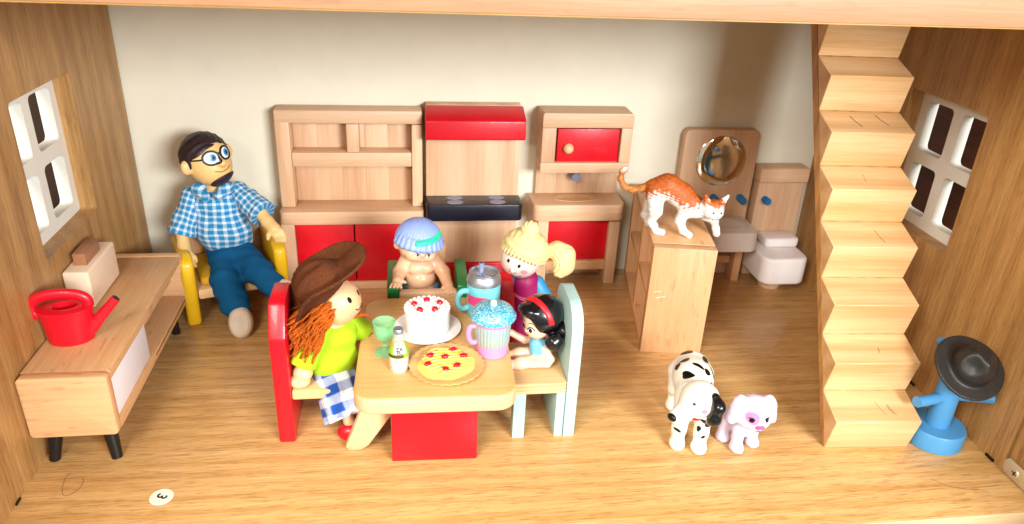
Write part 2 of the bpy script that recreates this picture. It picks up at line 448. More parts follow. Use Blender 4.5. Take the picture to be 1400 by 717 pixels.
def sculpt(name, f, lo, hi, h, mat, parent, col=None, wuv=None, org=(0, 0, 0)):
    V, F = surfnet(f, lo, hi, h)
    # two Newton steps pull the vertices onto the surface
    for _ in range(2):
        Vf = V.astype(np.float32); d = f(Vf); e = np.float32(h*.5)
        g = np.stack([(f(Vf+A3(*(e if i == j else 0 for j in range(3))))-d)/e for i in range(3)], 1); g2 = (g*g).sum(1)+1e-4
        V = V-np.clip(d/g2, -h, h)[:, None]*g*.7
    o = np.array(org)
    me = bpy.data.meshes.new('m'); me.from_pydata((V-o).tolist(), [], F.tolist()); me.update()
    me.polygons.foreach_set('use_smooth', np.ones(len(F), bool))
    if col is not None:
        C = np.ones((len(V), 4), np.float32); C[:, :3] = col(V)
        a = me.color_attributes.new('Col', 'FLOAT_COLOR', 'POINT'); a.data.foreach_set('color', C.ravel())
    if wuv is not None:
        U = np.zeros((len(V), 3), np.float32); U[:, :2] = wuv(V)
        a = me.attributes.new('wuv', 'FLOAT_VECTOR', 'POINT'); a.data.foreach_set('vector', U.ravel())
    return obj(name, me, mat, parent)
def project(f, C, M, uv, far=.8):
    uv = np.asarray(uv, float); P = (np.array(C)+uv[:, :1]*M[:, 0]+uv[:, 1:2]*M[:, 1]+M[:, 2]*far).astype(np.float32)
    d0 = -M[:, 2].astype(np.float32)
    for _ in range(60): P = P+d0*np.clip(f(P), -.05, .05)[:, None]*.8
    return P
def patch(name, f, C, M, mat, parent, ctr=(0, 0), r=(.03, .03), rot=0, outline=None, off=.004, org=(0, 0, 0), rings=4, segs=24, far=.8):
    """painted patch lying on the sculpted surface f, looked at along M's forward axis"""
    if outline is None:
        a = np.linspace(0, 2*np.pi, segs, endpoint=False); outline = np.stack([r[0]*np.cos(a), r[1]*np.sin(a)], 1)
    else: outline = np.asarray(outline, float); segs = len(outline)
    c, s = math.cos(rot), math.sin(rot); outline = outline@np.array([[c, s], [-s, c]])
    uv = [np.array([[0., 0.]])]+[outline*(k/rings) for k in range(1, rings+1)]
    uv = np.concatenate(uv)+np.array(ctr)
    P = project(f, C, M, uv, far)+M[:, 2]*off-np.array(org)
    fs = [(0, 1+k, 1+(k+1) % segs) for k in range(segs)]
    for q in range(rings-1):
        for k in range(segs):
            a, b = 1+q*segs+k, 1+q*segs+(k+1) % segs; fs.append((a, a+segs, b+segs, b))
    me = bpy.data.meshes.new('m'); me.from_pydata(P.tolist(), [], fs); me.update()
    for p in me.polygons: p.use_smooth = True
    return obj(name, me, mat, parent)
def stripe(name, f, C, M, mat, parent, pts, rad, off=0, org=(0, 0, 0), far=.8, segs=6):
    """thin raised line drawn on the sculpted surface"""
    uv = np.array(smoothpath([(p[0], p[1], 0) for p in pts], 5))[:, :2]
    P = project(f, C, M, uv, far)+M[:, 2]*off-np.array(org)
    return obj(name, tube([tuple(p) for p in P], rad, segs), mat, parent)

# ================================================================== SETTING
W, D, H = 8.0, 4.48, 3.70
fl = tag(obj('floor', bb(-.16, 8.16, -D, .1, -.16, 0, .006), 'floor_wood'), 'light wood laminate floor of the dolls house', kind='structure')
obj('front_edge', bb(-.16, 8.16, -D-.012, -D-.001, -.158, -.004, .003), 'table_edge', fl)
tag(obj('wall_back', bb(-.16, 8.16, .0, .06, .002, H, 0), 'wall_cream'), 'cream painted back wall', kind='structure')
HL = (-2.42, -1.26, 1.40, 2.71); HR = (-2.60, -1.50, 1.40, 2.73)
wl = tag(obj('wall_left', plate([(-4.0, .0), (-.04, .0), (-.04, H), (-4.0, H)], [rrect(*HL, .04, 3)[::-1]], 'x', -.15, 0), 'wall_wood'), 'wooden side wall with a square window opening beside the low cabinet', kind='structure')
wr = tag(obj('wall_right', plate([(-4.0, .0), (-.003, .0), (-.003, H), (-4.0, H)], [rrect(*HR, .04, 3)[::-1]], 'x', 8, 8.15), 'wall_wood'), 'wooden side wall with a square window opening beside the staircase', kind='structure')
for y0 in (-3.70, -1.9): obj('joint_notch', bb(-.02, .012, y0-.035, y0+.035, .001, .02, 0), 'black', wl)
for y0 in (-3.86, -2.72): obj('joint_notch', bb(7.985, 8.02, y0-.05, y0+.05, .001, .022, 0), 'black', wr)
obj('corner_gap_shade', bb(-.15, -.02, -.039, -.001, 0, H, 0), 'black', wl)  # black strip stands in for the shade inside the open corner gap
ce = tag(obj('ceiling', bb(-.16, 8.16, -4.33, .06, H+.005, H+.20, .008), 'slab_wood'), 'wooden upper floor slab over the room', kind='structure')
obj('underside', bb(-.15, 8.15, -4.315, -.001, H-.002, H+.0045, 0), 'under_wood', ce)
tag(obj('ground', bb(-6, 14, -9, 3, -.28, -.20, 0), 'table_cloth'), 'dark surface the dolls house stands on', kind='structure')
for nm, x, lb in (('side_panel', -.95, 'dark brown wooden panel seen through the window above the low cabinet'), ('side_panel', 8.85, 'dark brown wooden panel seen through the window by the stairs')):
    tag(obj(nm, bb(x-.03, x+.03, -3.6, .1, .3, 3.4, 0), 'dark_wood'), lb, 'panel', kind='structure')
# opened doors carrying on the side walls, with their hinges
for s, x0, x1 in ((0, -.15, 0), (1, 8.0, 8.15)):
    y1 = -4.025
    d = tag(obj('house_door', bb(x0, x1, -6.3, y1, .012, H, .008), 'wall_wood'), 'opened wooden house door at the ' + ('low cabinet side' if not s else 'coat stand side'), 'door')
    hg = empty('hinge', ((0 if not s else 8.0), -4.18, 0), 0, 'brass hinge plate with a cross-head screw on the floor edge by the ' + ('low cabinet' if not s else 'coat stand'), 'hinge')
    sx = 1 if not s else -1
    obj('hinge_plate', prism([(-.32, .012), (.15, .012), (.165, .05), (.165, .13), (.13, .165), (-.32, .165)], 'x', sx*.002, sx*.018, .004), 'metal', hg)
    obj('screw', lathe([(0, .012), (.03, .01), (.04, 0)], 16), 'metal', hg, (sx*.018, .03, .085), (0, sx*math.pi/2, 0))
    for a in (.3, .3+math.pi/2): obj('screw_slot', box((0, 0, 0), (.004, .05, .009), 0), 'black', hg, (sx*.031, .03, .085), (a, 0, 0))
# windows: thick white frames set against the outside of the openings
def window(hole, xin, xout, label):
    y0, y1, z0, z1 = hole[0]-.02, hole[1]+.02, hole[2]-.02, hole[3]+.02
    ym = (y0+y1)/2; zm = (z0+z1)/2; b = .125; m = .065; hs = []
    for ya, yb in ((y0+b, ym-m), (ym+m, y1-b)):
        for za, zb in ((z0+b, zm-m), (zm+m, z1-b)): hs.append(rrect(ya, yb, za, zb, .05, 4)[::-1])
    o = obj('window', plate(rrect(y0-.02, y1+.02, z0-.02, z1+.02, .03, 3), hs, 'x', xin, xout), 'window_paint')
    return tag(o, label, 'window', 'white toy windows', 'thing')
window(HL, -.265, -.152, 'white four-light toy window above the low wooden cabinet')
window(HR, 8.152, 8.265, 'white four-light toy window beside the staircase')

# ================================================================== FURNITURE
# --- low cabinet with black legs
t = empty('low_cabinet', (0, 0, 0), 0, 'low beech cabinet on black splayed legs with white sliding panel', 'cabinet')
X0, X1, Y0, Y1, Z0, Z1 = .012, .66, -3.34, -1.12, .31, .86
obj('end_panel', prism(rrect(X0, X1, Z0, Z1, .035), 'y', Y0, Y0+.09, .012), 'beech_side', t)
obj('end_panel', prism(rrect(X0, X1, Z0, Z1, .035), 'y', Y1-.09, Y1, .012), 'beech_side', t)
obj('top_panel', bb(X0, X1-.002, Y0+.091, Y1-.091, Z1-.085, Z1-.002, .012), 'beech', t)
obj('bottom_panel', bb(X0, X1-.002, Y0+.091, Y1-.091, Z0+.002, Z0+.10, .012), 'beech', t)
obj('back_panel', bb(X0, X0+.05, Y0+.091, Y1-.091, Z0+.101, Z1-.086, 0), 'beech', t)
obj('divider', bb(X0+.051, X1-.07, -2.37, -2.30, Z0+.101, Z1-.086, .006), 'beech_side', t)
obj('shelf', bb(X0+.051, X1-.12, -2.299, Y1-.092, .575, .605, .004), 'beech', t)
obj('runner_groove', bb(X1-.004, X1+.0005, -2.28, Y1-.13, Z0+.055, Z0+.068, 0), 'dark_wood', t)
obj('sliding_panel', bb(X1-.045, X1-.02, Y0+.095, -2.375, Z0+.103, Z1-.088, .004), 'white_panel', t)
for lx, ly, dx, dy in ((.13, -3.17, -.05, -.05), (.52, -3.17, .04, -.06), (.13, -1.3, -.05, .05), (.50, -1.32, .03, .04)):
    obj('leg', tube([(lx, ly, Z0+.01), (lx+dx, ly+dy, 0)], [.062, .042], 20), 'black_leg', t)
# --- watering can
t = empty('watering_can', (.222, -2.78, .8605), R_(8), 'small red plastic watering can on the low cabinet', 'watering can')
can = [(0, 0), (.155, 0), (.17, .012), (.172, .03), (.182, .13), (.184, .14), (.184, .15), (.19, .20), (.192, .21), (.192, .22), (.2, .285), (.208, .29), (.208, .31), (.196, .312), (.15, .318), (.10, .318), (.09, .31), (.088, .2), (0, .19)]
obj('can_body', lathe(can, 48, sx=1.0, sy=.72), 'red_plastic', t)
obj('handle', tube(smoothpath([(.17, 0, .30), (.165, 0, .36), (.10, 0, .405), (-.05, 0, .425), (-.17, 0, .405), (-.235, 0, .35), (-.235, 0, .28), (-.19, 0, .24)], 6), .035, 12, flat=1.3), 'red_plastic', t)
obj('spout', tube([(.15, 0, .10), (.24, 0, .19), (.375, .02, .335)], [.065, .045, .036], 14), 'red_plastic', t)
obj('spout_mouth', lathe([(0, .001), (.026, .001), (.03, 0)], 16), 'black', t, (.3765, .02, .3365), (0, R_(44), 0))
# --- cream block with brown block
t = empty('wooden_toy_box', (.116, -1.93, .8605), R_(0), 'cream wooden box with a brown block on top, beside the watering can', 'toy box')
obj('box_body', box((0, 0, .175), (.215, .66, .35), .022, 3), 'cream_block', t)
obj('brown_block', box((0.0, -.02, .40), (.105, .34, .12), .008), 'brown_block', t)
# --- armchair
t = empty('armchair', (1.0, -.62, 0), R_(20), 'yellow wooden toy armchair under the man doll', 'armchair')
for s in (-1, 1):
    side = [(-.40, .0), (-.30, .0), (-.27, .30), (.27, .30), (.30, .0), (.38, .0), (.42, .74), (-.30, .82), (-.44, .76), (-.46, .62)]
    obj('arm', prism(side, 'x', s*.40, s*.54, .045, 3), 'yellow', t)
obj('seat', bb(-.398, .398, -.40, .36, .30, .42, .03), 'chair_ply', t)
obj('cushion', box((0, -.02, .475), (.70, .68, .10), .05, 4), 'yellow_cloth', t)
obj('backrest', prism(rrect(-.42, .42, .42, 1.22, [.2, .2, .02, .02]), 'y', .36, .47, .03, 3), 'beech_up', t)

# --- hutch (shelf cupboard)
t = empty('shelf_cupboard', (0, 0, 0), 0, 'pale wooden kitchen cupboard with open shelves and two red doors', 'cupboard')
bx0, bx1, by = 1.54, 3.14, -.40
obj('side_panel', bb(bx0, bx0+.15, by, -.02, .0, .915, .018), 'birch_up', t)
obj('side_panel', bb(bx1-.13, bx1, by, -.02, .0, .915, .018), 'birch_up', t)
obj('base_rail', bb(bx0+.151, bx1-.131, by+.01, -.05, .0, .095, .01), 'birch', t)
obj('counter', prism(rrect(bx0, bx1, by-.02, -.02, [.01, .01, .05, .05]), 'z', .845, 1.0, .014), 'birch', t)
for a, b in ((bx0+.157, 2.342), (2.356, bx1-.137)):
    dr = obj('door', bb(a, b, by+.03, by+.07, .10, .838, .006), 'red', t)
    kx = b-.05 if a < 2 else a+.07
    obj('knob', sphere((kx, by+.005, .50), .042), 'doll_wood', dr)
uy = -.27
obj('stile', bb(bx0+.01, bx0+.165, uy, -.02, 1.001, 1.995, .016), 'birch_up', t)
obj('stile', bb(bx1-.125, bx1-.005, uy, -.02, 1.001, 1.965, .016), 'birch_up', t)
obj('top_rail', bb(bx0+.01, bx1-.005, uy, -.02, 1.97, 2.12, .02), 'birch', t)
obj('shelf', bb(bx0+.167, bx1-.127, uy+.004, -.051, 1.48, 1.645, .014), 'birch', t)
obj('divider', bb(2.305, 2.44, uy+.006, -.051, 1.647, 1.968, .01), 'birch_up', t)
for i in range(5):
    a = bx0+.168+i*(bx1-bx0-.297)/5
    obj('back_plank', bb(a, a+(bx1-bx0-.297)/5-.001, -.05, -.02, 1.001, 1.969, .002), 'birch_up', t)
# --- cooker
t = empty('cooker', (0, 0, 0), 0, 'wooden toy cooker with red hood and black hob', 'cooker')
x0, x1 = 3.165, 4.262
obj('back_panel', bb(x0+.01, x1-.01, -.16, -.02, .0, 2.17, .012), 'birch_up', t)
obj('hood', prism([(-.162, 1.85), (-.46, 1.85), (-.475, 1.865), (-.465, 2.06), (-.44, 2.085), (-.20, 2.165), (-.162, 2.165)], 'x', x0, x1+.005, .012), 'red', t)
hob = obj('hob', prism(rrect(x0, x1+.01, -.49, -.162, [.01, .01, .06, .06]), 'z', .90, 1.095, .012), 'navy', t)
for px in (3.50, 3.99):
    for py in (-.245, -.385): obj('burner', lathe([(0, .0045), (.09, .0045), (.094, 0)], 28, sy=.62), 'burner', hob, (px, py, 1.0955))
obj('front_panel', bb(x0+.02, x1-.03, -.30, -.162, .285, .899, .01), 'birch_up', t)
obj('plinth', bb(x0+.012, x1-.02, -.33, -.162, .0, .283, .012), 'red', t)
# --- sink cabinet
t = empty('sink_cabinet', (0, 0, 0), 0, 'wooden toy sink unit with red wall-cupboard door and grey tap', 'sink unit')
x0, x1 = 4.46, 5.50
for i in range(4):
    a = x0+.02+i*(x1-x0-.04)/4
    obj('back_plank', bb(a, a+(x1-x0-.04)/4-.001, -.08, -.02, .0, 2.12, .002), 'birch_up', t)
cy = -.42
obj('cupboard_top', prism(rrect(x0, x1, 1.985, 2.15, [.03, .03, .005, .005]), 'y', cy, -.081, .012), 'birch', t)
obj('cupboard_bottom', prism(rrect(x0, x1, 1.455, 1.575, [.005, .005, .03, .03]), 'y', cy, -.081, .012), 'birch', t)
obj('cupboard_side', bb(x0, x0+.16, cy, -.081, 1.577, 1.983, .01), 'birch_up', t)
obj('cupboard_side', bb(x1-.13, x1, cy, -.081, 1.577, 1.983, .01), 'birch_up', t)
dr = obj('cupboard_door', bb(x0+.185, x1-.145, cy+.03, cy+.07, 1.582, 1.965, .006), 'red', t)
obj('knob', sphere((x0+.31, cy+.005, 1.745), .06), 'doll_wood', dr)
obj('cupboard_back', bb(x0+.161, x1-.131, cy+.09, -.081, 1.577, 1.983, 0), 'dark_wood', t)
obj('tap', lathe([(0, .16), (.05, .16), (.056, .14), (.056, 0)], 20), 'grey_blue', t, (4.93, -.081, 1.34), (R_(90), 0, 0))
sk = obj('sink_top', prism(rrect(x0-.06, x1-.01, -.50, -.081, [.01, .01, .09, .09]), 'z', .89, 1.09, .015), 'birch', t)
obj('basin_rim', lathe([(.27, 0), (.26, .006), (.24, .004), (.20, .0012), (0, .001)], 36, sy=.42), 'beech_side', sk, (4.93, -.27, 1.0905))
obj('leg', bb(x0+.02, x0+.15, -.40, -.081, .0, .888, .012), 'birch_up', t)
obj('leg', bb(x1-.15, x1-.02, -.40, -.081, .0, .888, .012), 'birch_up', t)
obj('panel', bb(x0+.152, x1-.152, -.34, -.30, .315, .885, .006), 'red', t)
obj('rail', bb(x0+.152, x1-.152, -.38, -.081, .19, .312, .01), 'beech_side', t)
# --- counter unit the cat walks on
t = empty('counter_unit', (5.365, -1.955, 0), R_(-10), 'beech counter block with open cubbyholes under the orange cat', 'counter')
cw, cl, ch = .63, 1.86, 1.22
obj('front_panel', bb(0, cw, 0, .12, 0, ch-.002, .008), 'beech_up', t)
obj('back_board', bb(cw-.12, cw, .121, cl-.121, .0, ch-.062, .004), 'beech_up', t)
obj('end_panel', bb(0, cw, cl-.12, cl, 0, ch-.002, .008), 'beech_up', t)
obj('top_panel', bb(.002, cw-.001, .121, cl-.121, ch-.06, ch, .006), 'beech', t)
obj('bottom_panel', bb(.004, cw-.121, .121, cl-.121, 0, .09, .006), 'beech', t)
obj('divider', bb(.01, cw-.121, .87, .96, .091, ch-.062, .006), 'beech_up', t)
obj('shelf', bb(.012, cw-.121, .121, .869, .58, .65, .006), 'beech', t)
obj('shelf', bb(.012, cw-.121, .961, cl-.121, .58, .65, .006), 'beech', t)
for k in range(2): obj('scratch', tube([(.06+.02*k, -.0005, .72-.07*k), (.13+.05*k, -.0005, .735-.055*k)], .0022, 5), 'cream_icing', t)
# --- washstand
t = empty('washstand', (6.24, -.02, 0), R_(-2), 'wooden toy washstand with round mirror and white basin behind the cat', 'washstand')
obj('back_board', prism(rrect(0, .93, 0, 1.90, [.08, .08, .01, .01]), 'y', -.13, 0, .02, 3), 'birch_up', t)
obj('mirror', lathe([(.31, 0), (.31, .012), (.3, .018), (.2, .0195), (.1, .0205), (0, .021)], 48), 'mirror', t, (.48, -.131, 1.52), (R_(90), 0, 0))
for kx in (.46, .80): obj('tap_knob', lathe([(0, .15), (.036, .15), (.045, .135), (.045, 0)], 20), 'blue_knob', t, (kx, -.131, 1.05), (R_(90), 0, 0))
bs = obj('basin', prism(rrect(.36, .90, -.68, -.132, [.02, .02, .10, .10]), 'z', .55, .80, .03, 3), 'white_plastic', t)
obj('bowl', lathe([(.2, 0), (.185, .006), (.16, -.0), (0, .001)], 36, sy=.85), 'plate_white', bs, (.63, -.40, .8005))
for kx in (.08, .78): obj('leg', bb(kx, kx+.1, -.36, -.132, 0, .548, .01), 'beech_up', t)
obj('rail', bb(.182, .778, -.24, -.14, .20, .30, .008), 'beech_side', t)
# --- toilet
t = empty('toilet', (7.22, -.02, 0), 0, 'wooden toy toilet with white bowl behind the staircase', 'toilet')
obj('tank', bb(.02, .62, -.20, 0, .0, 1.26, .015), 'birch_up', t)
obj('tank_lid', bb(0, .64, -.25, 0, 1.262, 1.45, .03, 3), 'birch', t)
obj('flush_knob', lathe([(0, .11), (.036, .11), (.045, .095), (.045, 0)], 20), 'blue_knob', t, (.13, -.201, 1.04), (R_(90), 0, 0))
obj('bowl', prism(rrect(-.02, .56, -.82, -.201, [.04, .04, .14, .14]), 'z', .15, .50, .05, 4), 'white_plastic', t)
obj('seat_block', prism(rrect(.12, .56, -.48, -.201, [.03, .03, .06, .06]), 'z', .501, .62, .03, 3), 'white_plastic', t)
obj('foot', lathe([(.13, 0), (.14, .02), (.14, .148)], 24), 'birch', t, (.25, -.5, 0))
# --- staircase: sawtooth blocks on a backing board
t = empty('staircase', (6.571, -3.60, 0), R_(-3.7), 'pine toy staircase of sawtooth steps leaning up to the upper floor', 'staircase')
dy, dz, sw = .243, .442, .77
I = lambda k: (dy*k, dz*k)
for k in range(8):
    a, b = I(k), I(k+1); nose = (a[0]-.082, a[1]+.335)
    st = obj('step', prism([(a[0], a[1]), nose, (b[0]-.001, b[1]-.0015)], 'x', 0, sw, .006, 1), 'pine', t)
    rs = random.Random(k)
    for q in range(rs.choice((0, 1, 2, 3))):        # pencil scratches on the treads
        u = rs.uniform(.25, .6); v = rs.uniform(.15, .4); ln = rs.uniform(.15, .5); sk_ = rs.uniform(-.02, .09)
        p = lambda s_, x_: (x_, nose[0]+(b[0]-nose[0])*s_, nose[1]+(b[1]-nose[1])*s_+.0015)
        obj('scratch', tube([p(v+ln, u), p(v+ln*.6, u+sk_*.25), p(v, u+sk_)], rs.uniform(.0012, .0024), 4), 'dark_wood', st)
e = I(8.35)
obj('backing_board', prism([(.003, .003), (.08, .003), (.15, .12), (e[0]+.16, e[1]), (e[0]+.006, e[1])], 'x', .001, sw-.001, .008, 1), 'pine_end', t)

# --- table
t = empty('table', (3.16, -2.91, 0), R_(-1.5), 'wooden table with rounded corners on a red panel leg, set with cake and pie', 'table')
tt = obj('table_top', prism(rrect(-.635, .635, -.80, .81, [.2, .2, .16, .16], 8), 'z', .652, .80, .022, 3), 'table_wood', t)
tt.data.materials.append(MATS['table_edge'])
for p in tt.data.polygons:
    if abs(p.normal.z) < .5: p.material_index = 1
obj('panel_leg', bb(-.36, .345, -.575, -.47, .0, .65, .012), 'red', t)
obj('panel_leg', bb(-.36, .345, .45, .555, .0, .65, .012), 'red', t)
def brace(y):
    return prism([(-.36, .648), (-.52, .648), (-.72, .13), (-.755, .04), (-.72, .0), (-.62, .005), (-.56, .05), (-.20, .60), (-.2, .648)], 'y', y, y+.10, .014, 2)
obj('brace', brace(-.42), 'doll_wood', t); obj('brace', brace(.22), 'doll_wood', t)

bmC = bmesh.new(); rc = random.Random(11)
for k in range(14):
    x, y = rc.uniform(-.5, .55), rc.uniform(-.72, .65); me = sphere((x, y, .8015), (rc.uniform(.003, .008), rc.uniform(.003, .006), .002), 6, 4); bmC.from_mesh(me); bpy.data.meshes.remove(me)
tag(obj('crumbs', from_bm(bmC), 'brown_block', t), kind='stuff')
# --- red chairs (same build, one with the girl, one half hidden behind the mugs)
def red_chair(loc_, rz, label, h=1.29, dp=.66, hw=.33):
    c = empty('red_chair', loc_, rz, label, 'chair', 'red toy chairs')
    obj('backrest', prism([(-hw, 0), (hw, 0), (hw, h-.27), (hw-.14, h-.02), (hw-.18, h), (.18-hw, h), (.14-hw, h-.02), (-hw, h-.27)], 'x', 0, .135, .02, 2), 'red', c)
    obj('seat', bb(.136, dp, .02-hw, hw-.02, .42, .51, .02), 'chair_ply', c)
    for y in (.06-hw, hw-.16): obj('leg', bb(dp-.12, dp-.02, y, y+.10, 0, .418, .01), 'red', c)
    return c
red_chair((1.835, -2.83, 0), 0, 'red wooden chair with the doll in the brown hat')
red_chair((3.965, -1.80, 0), R_(184), 'red wooden chair half hidden behind the blue mugs', .90, .40, .27)
# --- mint chair
t = empty('mint_chair', (0, 0, 0), 0, 'pale mint chair with layered wooden seat under the black-haired doll', 'chair')
obj('backrest', prism(rrect(-3.265, -2.60, 0, 1.27, [.22, .22, .005, .005], 8), 'x', 4.272, 4.37, .014, 2), 'mint', t, (0, 0, 0))
for z in (.478, .513, .548): obj('seat_layer', prism(rrect(3.775, 4.27, -3.28, -2.60, .04), 'z', z, z+.0335, .009, 2), 'chair_ply', t)
obj('leg', bb(3.82, 3.925, -3.255, -3.14, 0, .477, .006), 'mint', t)
obj('leg', bb(3.82, 3.925, -2.74, -2.63, 0, .477, .006), 'mint', t)
obj('rear_panel', bb(4.19, 4.266, -3.255, -2.62, 0, .477, .006), 'mint', t)
# --- green high chair
t = empty('high_chair', (0, 0, 0), 0, 'green wooden high chair holding the blue-haired baby', 'high chair')
for x in (2.745, 3.425):
    obj('side_panel', prism([(-1.99, .60), (-1.99, .84), (-1.97, .865), (-1.40, .865), (-1.38, 0), (-1.50, 0), (-1.53, .55), (-1.83, .55), (-1.86, 0), (-1.96, 0), (-1.93, .60)], 'x', x, x+.11, .012), 'green', t)
obj('front_bar', bb(2.857, 3.423, -1.985, -1.895, .70, .795, .025, 3), 'birch', t)
obj('seat', bb(2.857, 3.423, -1.86, -1.46, .48, .55, .01), 'chair_ply', t)
obj('backrest', prism(rrect(2.875, 3.33, .551, 1.12, [.1, .1, .01, .01]), 'y', -1.46, -1.36, .012), 'beech_up', t)
# --- coat stand
t = empty('coat_stand', (7.64, -3.56, 0), 0, 'blue wooden coat stand with peg arms beside the staircase', 'coat stand')
obj('base', lathe([(0, 0), (.235, 0), (.245, .01), (.245, .165), (.235, .178), (0, .18)], 48), 'blue_paint', t)
obj('post', lathe([(.10, .181), (.10, .98), (.09, 1.0), (0, 1.002)], 32), 'blue_paint', t)
for dx, dy_, z in ((-.36, -.10, .47), (.33, -.14, .50), (.10, .36, .78)):
    obj('peg', tube([(dx*.22, dy_*.22, z), (dx, dy_, z+.03)], .048, 18), 'blue_paint', t)
# --- sticker and loose things on the floor
t = empty('sticker', (1.035, -3.73, .0), R_(4), 'round cream sticker printed with a 3 on the floor', 'sticker')
obj('sticker_disc', lathe([(0, .004), (.084, .004), (.088, .0005)], 40), 'sticker', t)
def lettering(txt, size, mat, parent, loc_, rot_, name='lettering'):
    cu = bpy.data.curves.new('t', 'FONT'); cu.body = txt; cu.size = size; cu.align_x = 'CENTER'; cu.align_y = 'CENTER'; cu.offset = size*.02
    tmp = bpy.data.objects.new('t', cu); COL.objects.link(tmp)
    me = bpy.data.meshes.new_from_object(tmp.evaluated_get(bpy.context.evaluated_depsgraph_get())); bpy.data.objects.remove(tmp)
    return obj(name, me, mat, parent, loc_, rot_)
lettering('3', .11, 'black', t, (0, 0, .0062), (0, 0, R_(-118)), 'printed_digit')
tag(obj('hair_strand', tube(smoothpath([(.27, -3.40, .004), (.25, -3.44, .004), (.26, -3.55, .004), (.31, -3.66, .004), (.38, -3.62, .004), (.40, -3.52, .004), (.36, -3.46, .004), (.28, -3.47, .004)], 6), .0011, 4), 'dark_wood'), 'thin dark hair curled on the floor by the cabinet legs', 'hair')
tag(obj('hair_strand', tube(smoothpath([(7.30, -4.07, .004), (7.36, -4.14, .004), (7.48, -4.20, .004), (7.62, -4.22, .004)], 6), .0018, 4), 'dark_wood'), 'thin dark hair on the floor by the hinge', 'hair')

# ================================================================== FIGURES
def root_at(name, p, label, cat, group=None): return empty(name, p, 0, label, cat, group)
def torso_uv(C):
    """cloth coordinates wrapped round an upright axis through C"""
    def f(V):
        a = np.arctan2(V[:, 0]-C[0], -(V[:, 1]-C[1])); return np.stack([a*.24, V[:, 2]], 1)
    return f
def limb_uv(a, b):
    a = np.array(a, float); d = np.array(b, float)-a; d /= np.linalg.norm(d); n = np.cross(d, (0, 1, .2)); n /= np.linalg.norm(n); m = np.cross(d, n)
    def f(V):
        q = V-a; return np.stack([np.arctan2(q@m, q@n)*.13, q@d], 1)
    return f
def wrinkle(f, amp, fr, seed=0):
    """soft cloth folds"""
    def g(P):
        x, y, z = P[:, 0], P[:, 1], P[:, 2]
        return f(P)+amp*(np.sin(fr*(x+.6*z)+seed)+.6*np.sin(fr*1.7*(z-.5*x+.3*y)+seed*2)+.5*np.sin(fr*2.3*(y+.4*z)+1.3*seed))
    return g
def hand(wrist, palm, fingers, rp=.055, rf=.018, k=.02):
    """palm plus fingers; fingers is a list of short polylines rooted in the palm"""
    fs = [cap(wrist, palm, rp*.8, rp)]
    for pl in fingers: fs.append(chain(pl, [rf*1.1]+[rf]*(len(pl)-2)+[rf*.85], .01))
    return su(k, *fs)

# --- man doll in the armchair -------------------------------------------------
m = root_at('person', (1.0, -.62, .525), 'doll with glasses and goatee in blue checked shirt sitting in armchair', 'doll'); o = m.location
hc = (.915, -.66, 1.71); hM = frame((.72, -.67, .14), .13)
head = su(.04, ell(hc, (.235, .255, .225), hM), ell(loc(hc, hM, 0, -.11, .05), (.19, .17, .19), hM))
nose = ell(loc(hc, hM, .0, -.03, .245), (.045, .042, .05), hM)
ears = su(.01, *[ell(loc(hc, hM, s*.25, -.01, .0), (.055, .075, .04), hM) for s in (-1, 1)])
neck = cap((.93, -.58, 1.30), (.92, -.63, 1.55), .085, .085)
aL = [(.57, -.70, .92), (.60, -.82, .80), (.645, -.93, .735)]; aR = [(1.40, -.78, 1.17), (1.50, -.90, 1.09), (1.575, -.98, 1.04)]
hndL = hand(aL[1], aL[2], [[(.645+.03*q-.03, -.95, .72), (.66+.03*q-.03, -.985-.008*q, .675), (.675+.03*q-.03, -.975, .63)] for q in range(4)]+[[(.68, -.93, .75), (.73, -.95, .72), (.745, -.96, .68)]], .062, .023)
hndR = hand(aR[1], aR[2], [[(1.56+.03*q, -1.0, 1.03), (1.585+.03*q, -1.04+.01*q, .985), (1.59+.03*q, -1.03, .93)] for q in range(4)]+[[(1.55, -.99, 1.04), (1.52, -1.03, 1.0), (1.515, -1.05, .965)]], .065, .024)
trunk = su(.06, cap((1.02, -.62, .68), (.94, -.56, 1.2), .16, .15))
bodyf = su(.03, head, nose, ears, neck, trunk, chain(aL, [.07, .062, .06]), chain(aR, [.07, .062, .06]), hndL, hndR,
           cap((.66, -.56, 1.27), aL[0], .07, .07), cap((1.18, -.55, 1.30), aR[0], .07, .07))
sculpt('body', bodyf, (.4, -1.15, .55), (1.75, -.3, 2.1), .0135, 'skin_man', m, org=o)
face = su(.03, head, nose)
hair = both(grow(ell(loc(hc, hM, 0, .03, -.03), (.25, .245, .245), hM), .0), cut(lambda P: -half(loc(hc, hM, 0, .045, .0), hM@np.array((0, 1, -.28)))(P), ell(loc(hc, hM, .05, .02, .26), (.19, .14, .2), hM), .02), .015)
hairf = lambda P: hair(P)+.003*np.sin((P[:, 0]-P[:, 2])*60+4*np.sin(P[:, 1]*20))
sculpt('hair', su(.02, hairf, both(grow(head, .012), ell(loc(hc, hM, -.22, .03, -.02), (.07, .1, .09), hM), .01)), (.6, -.95, 1.4), (1.3, -.3, 2.1), .0105, 'hair_dark', m, org=o)
beard = both(grow(face, .016), su(.03, ell(loc(hc, hM, .02, -.235, .17), (.15, .085, .16), hM)), .012)
sculpt('beard', beard, (.75, -1.0, 1.35), (1.25, -.6, 1.7), .009, 'beard', m, org=o)
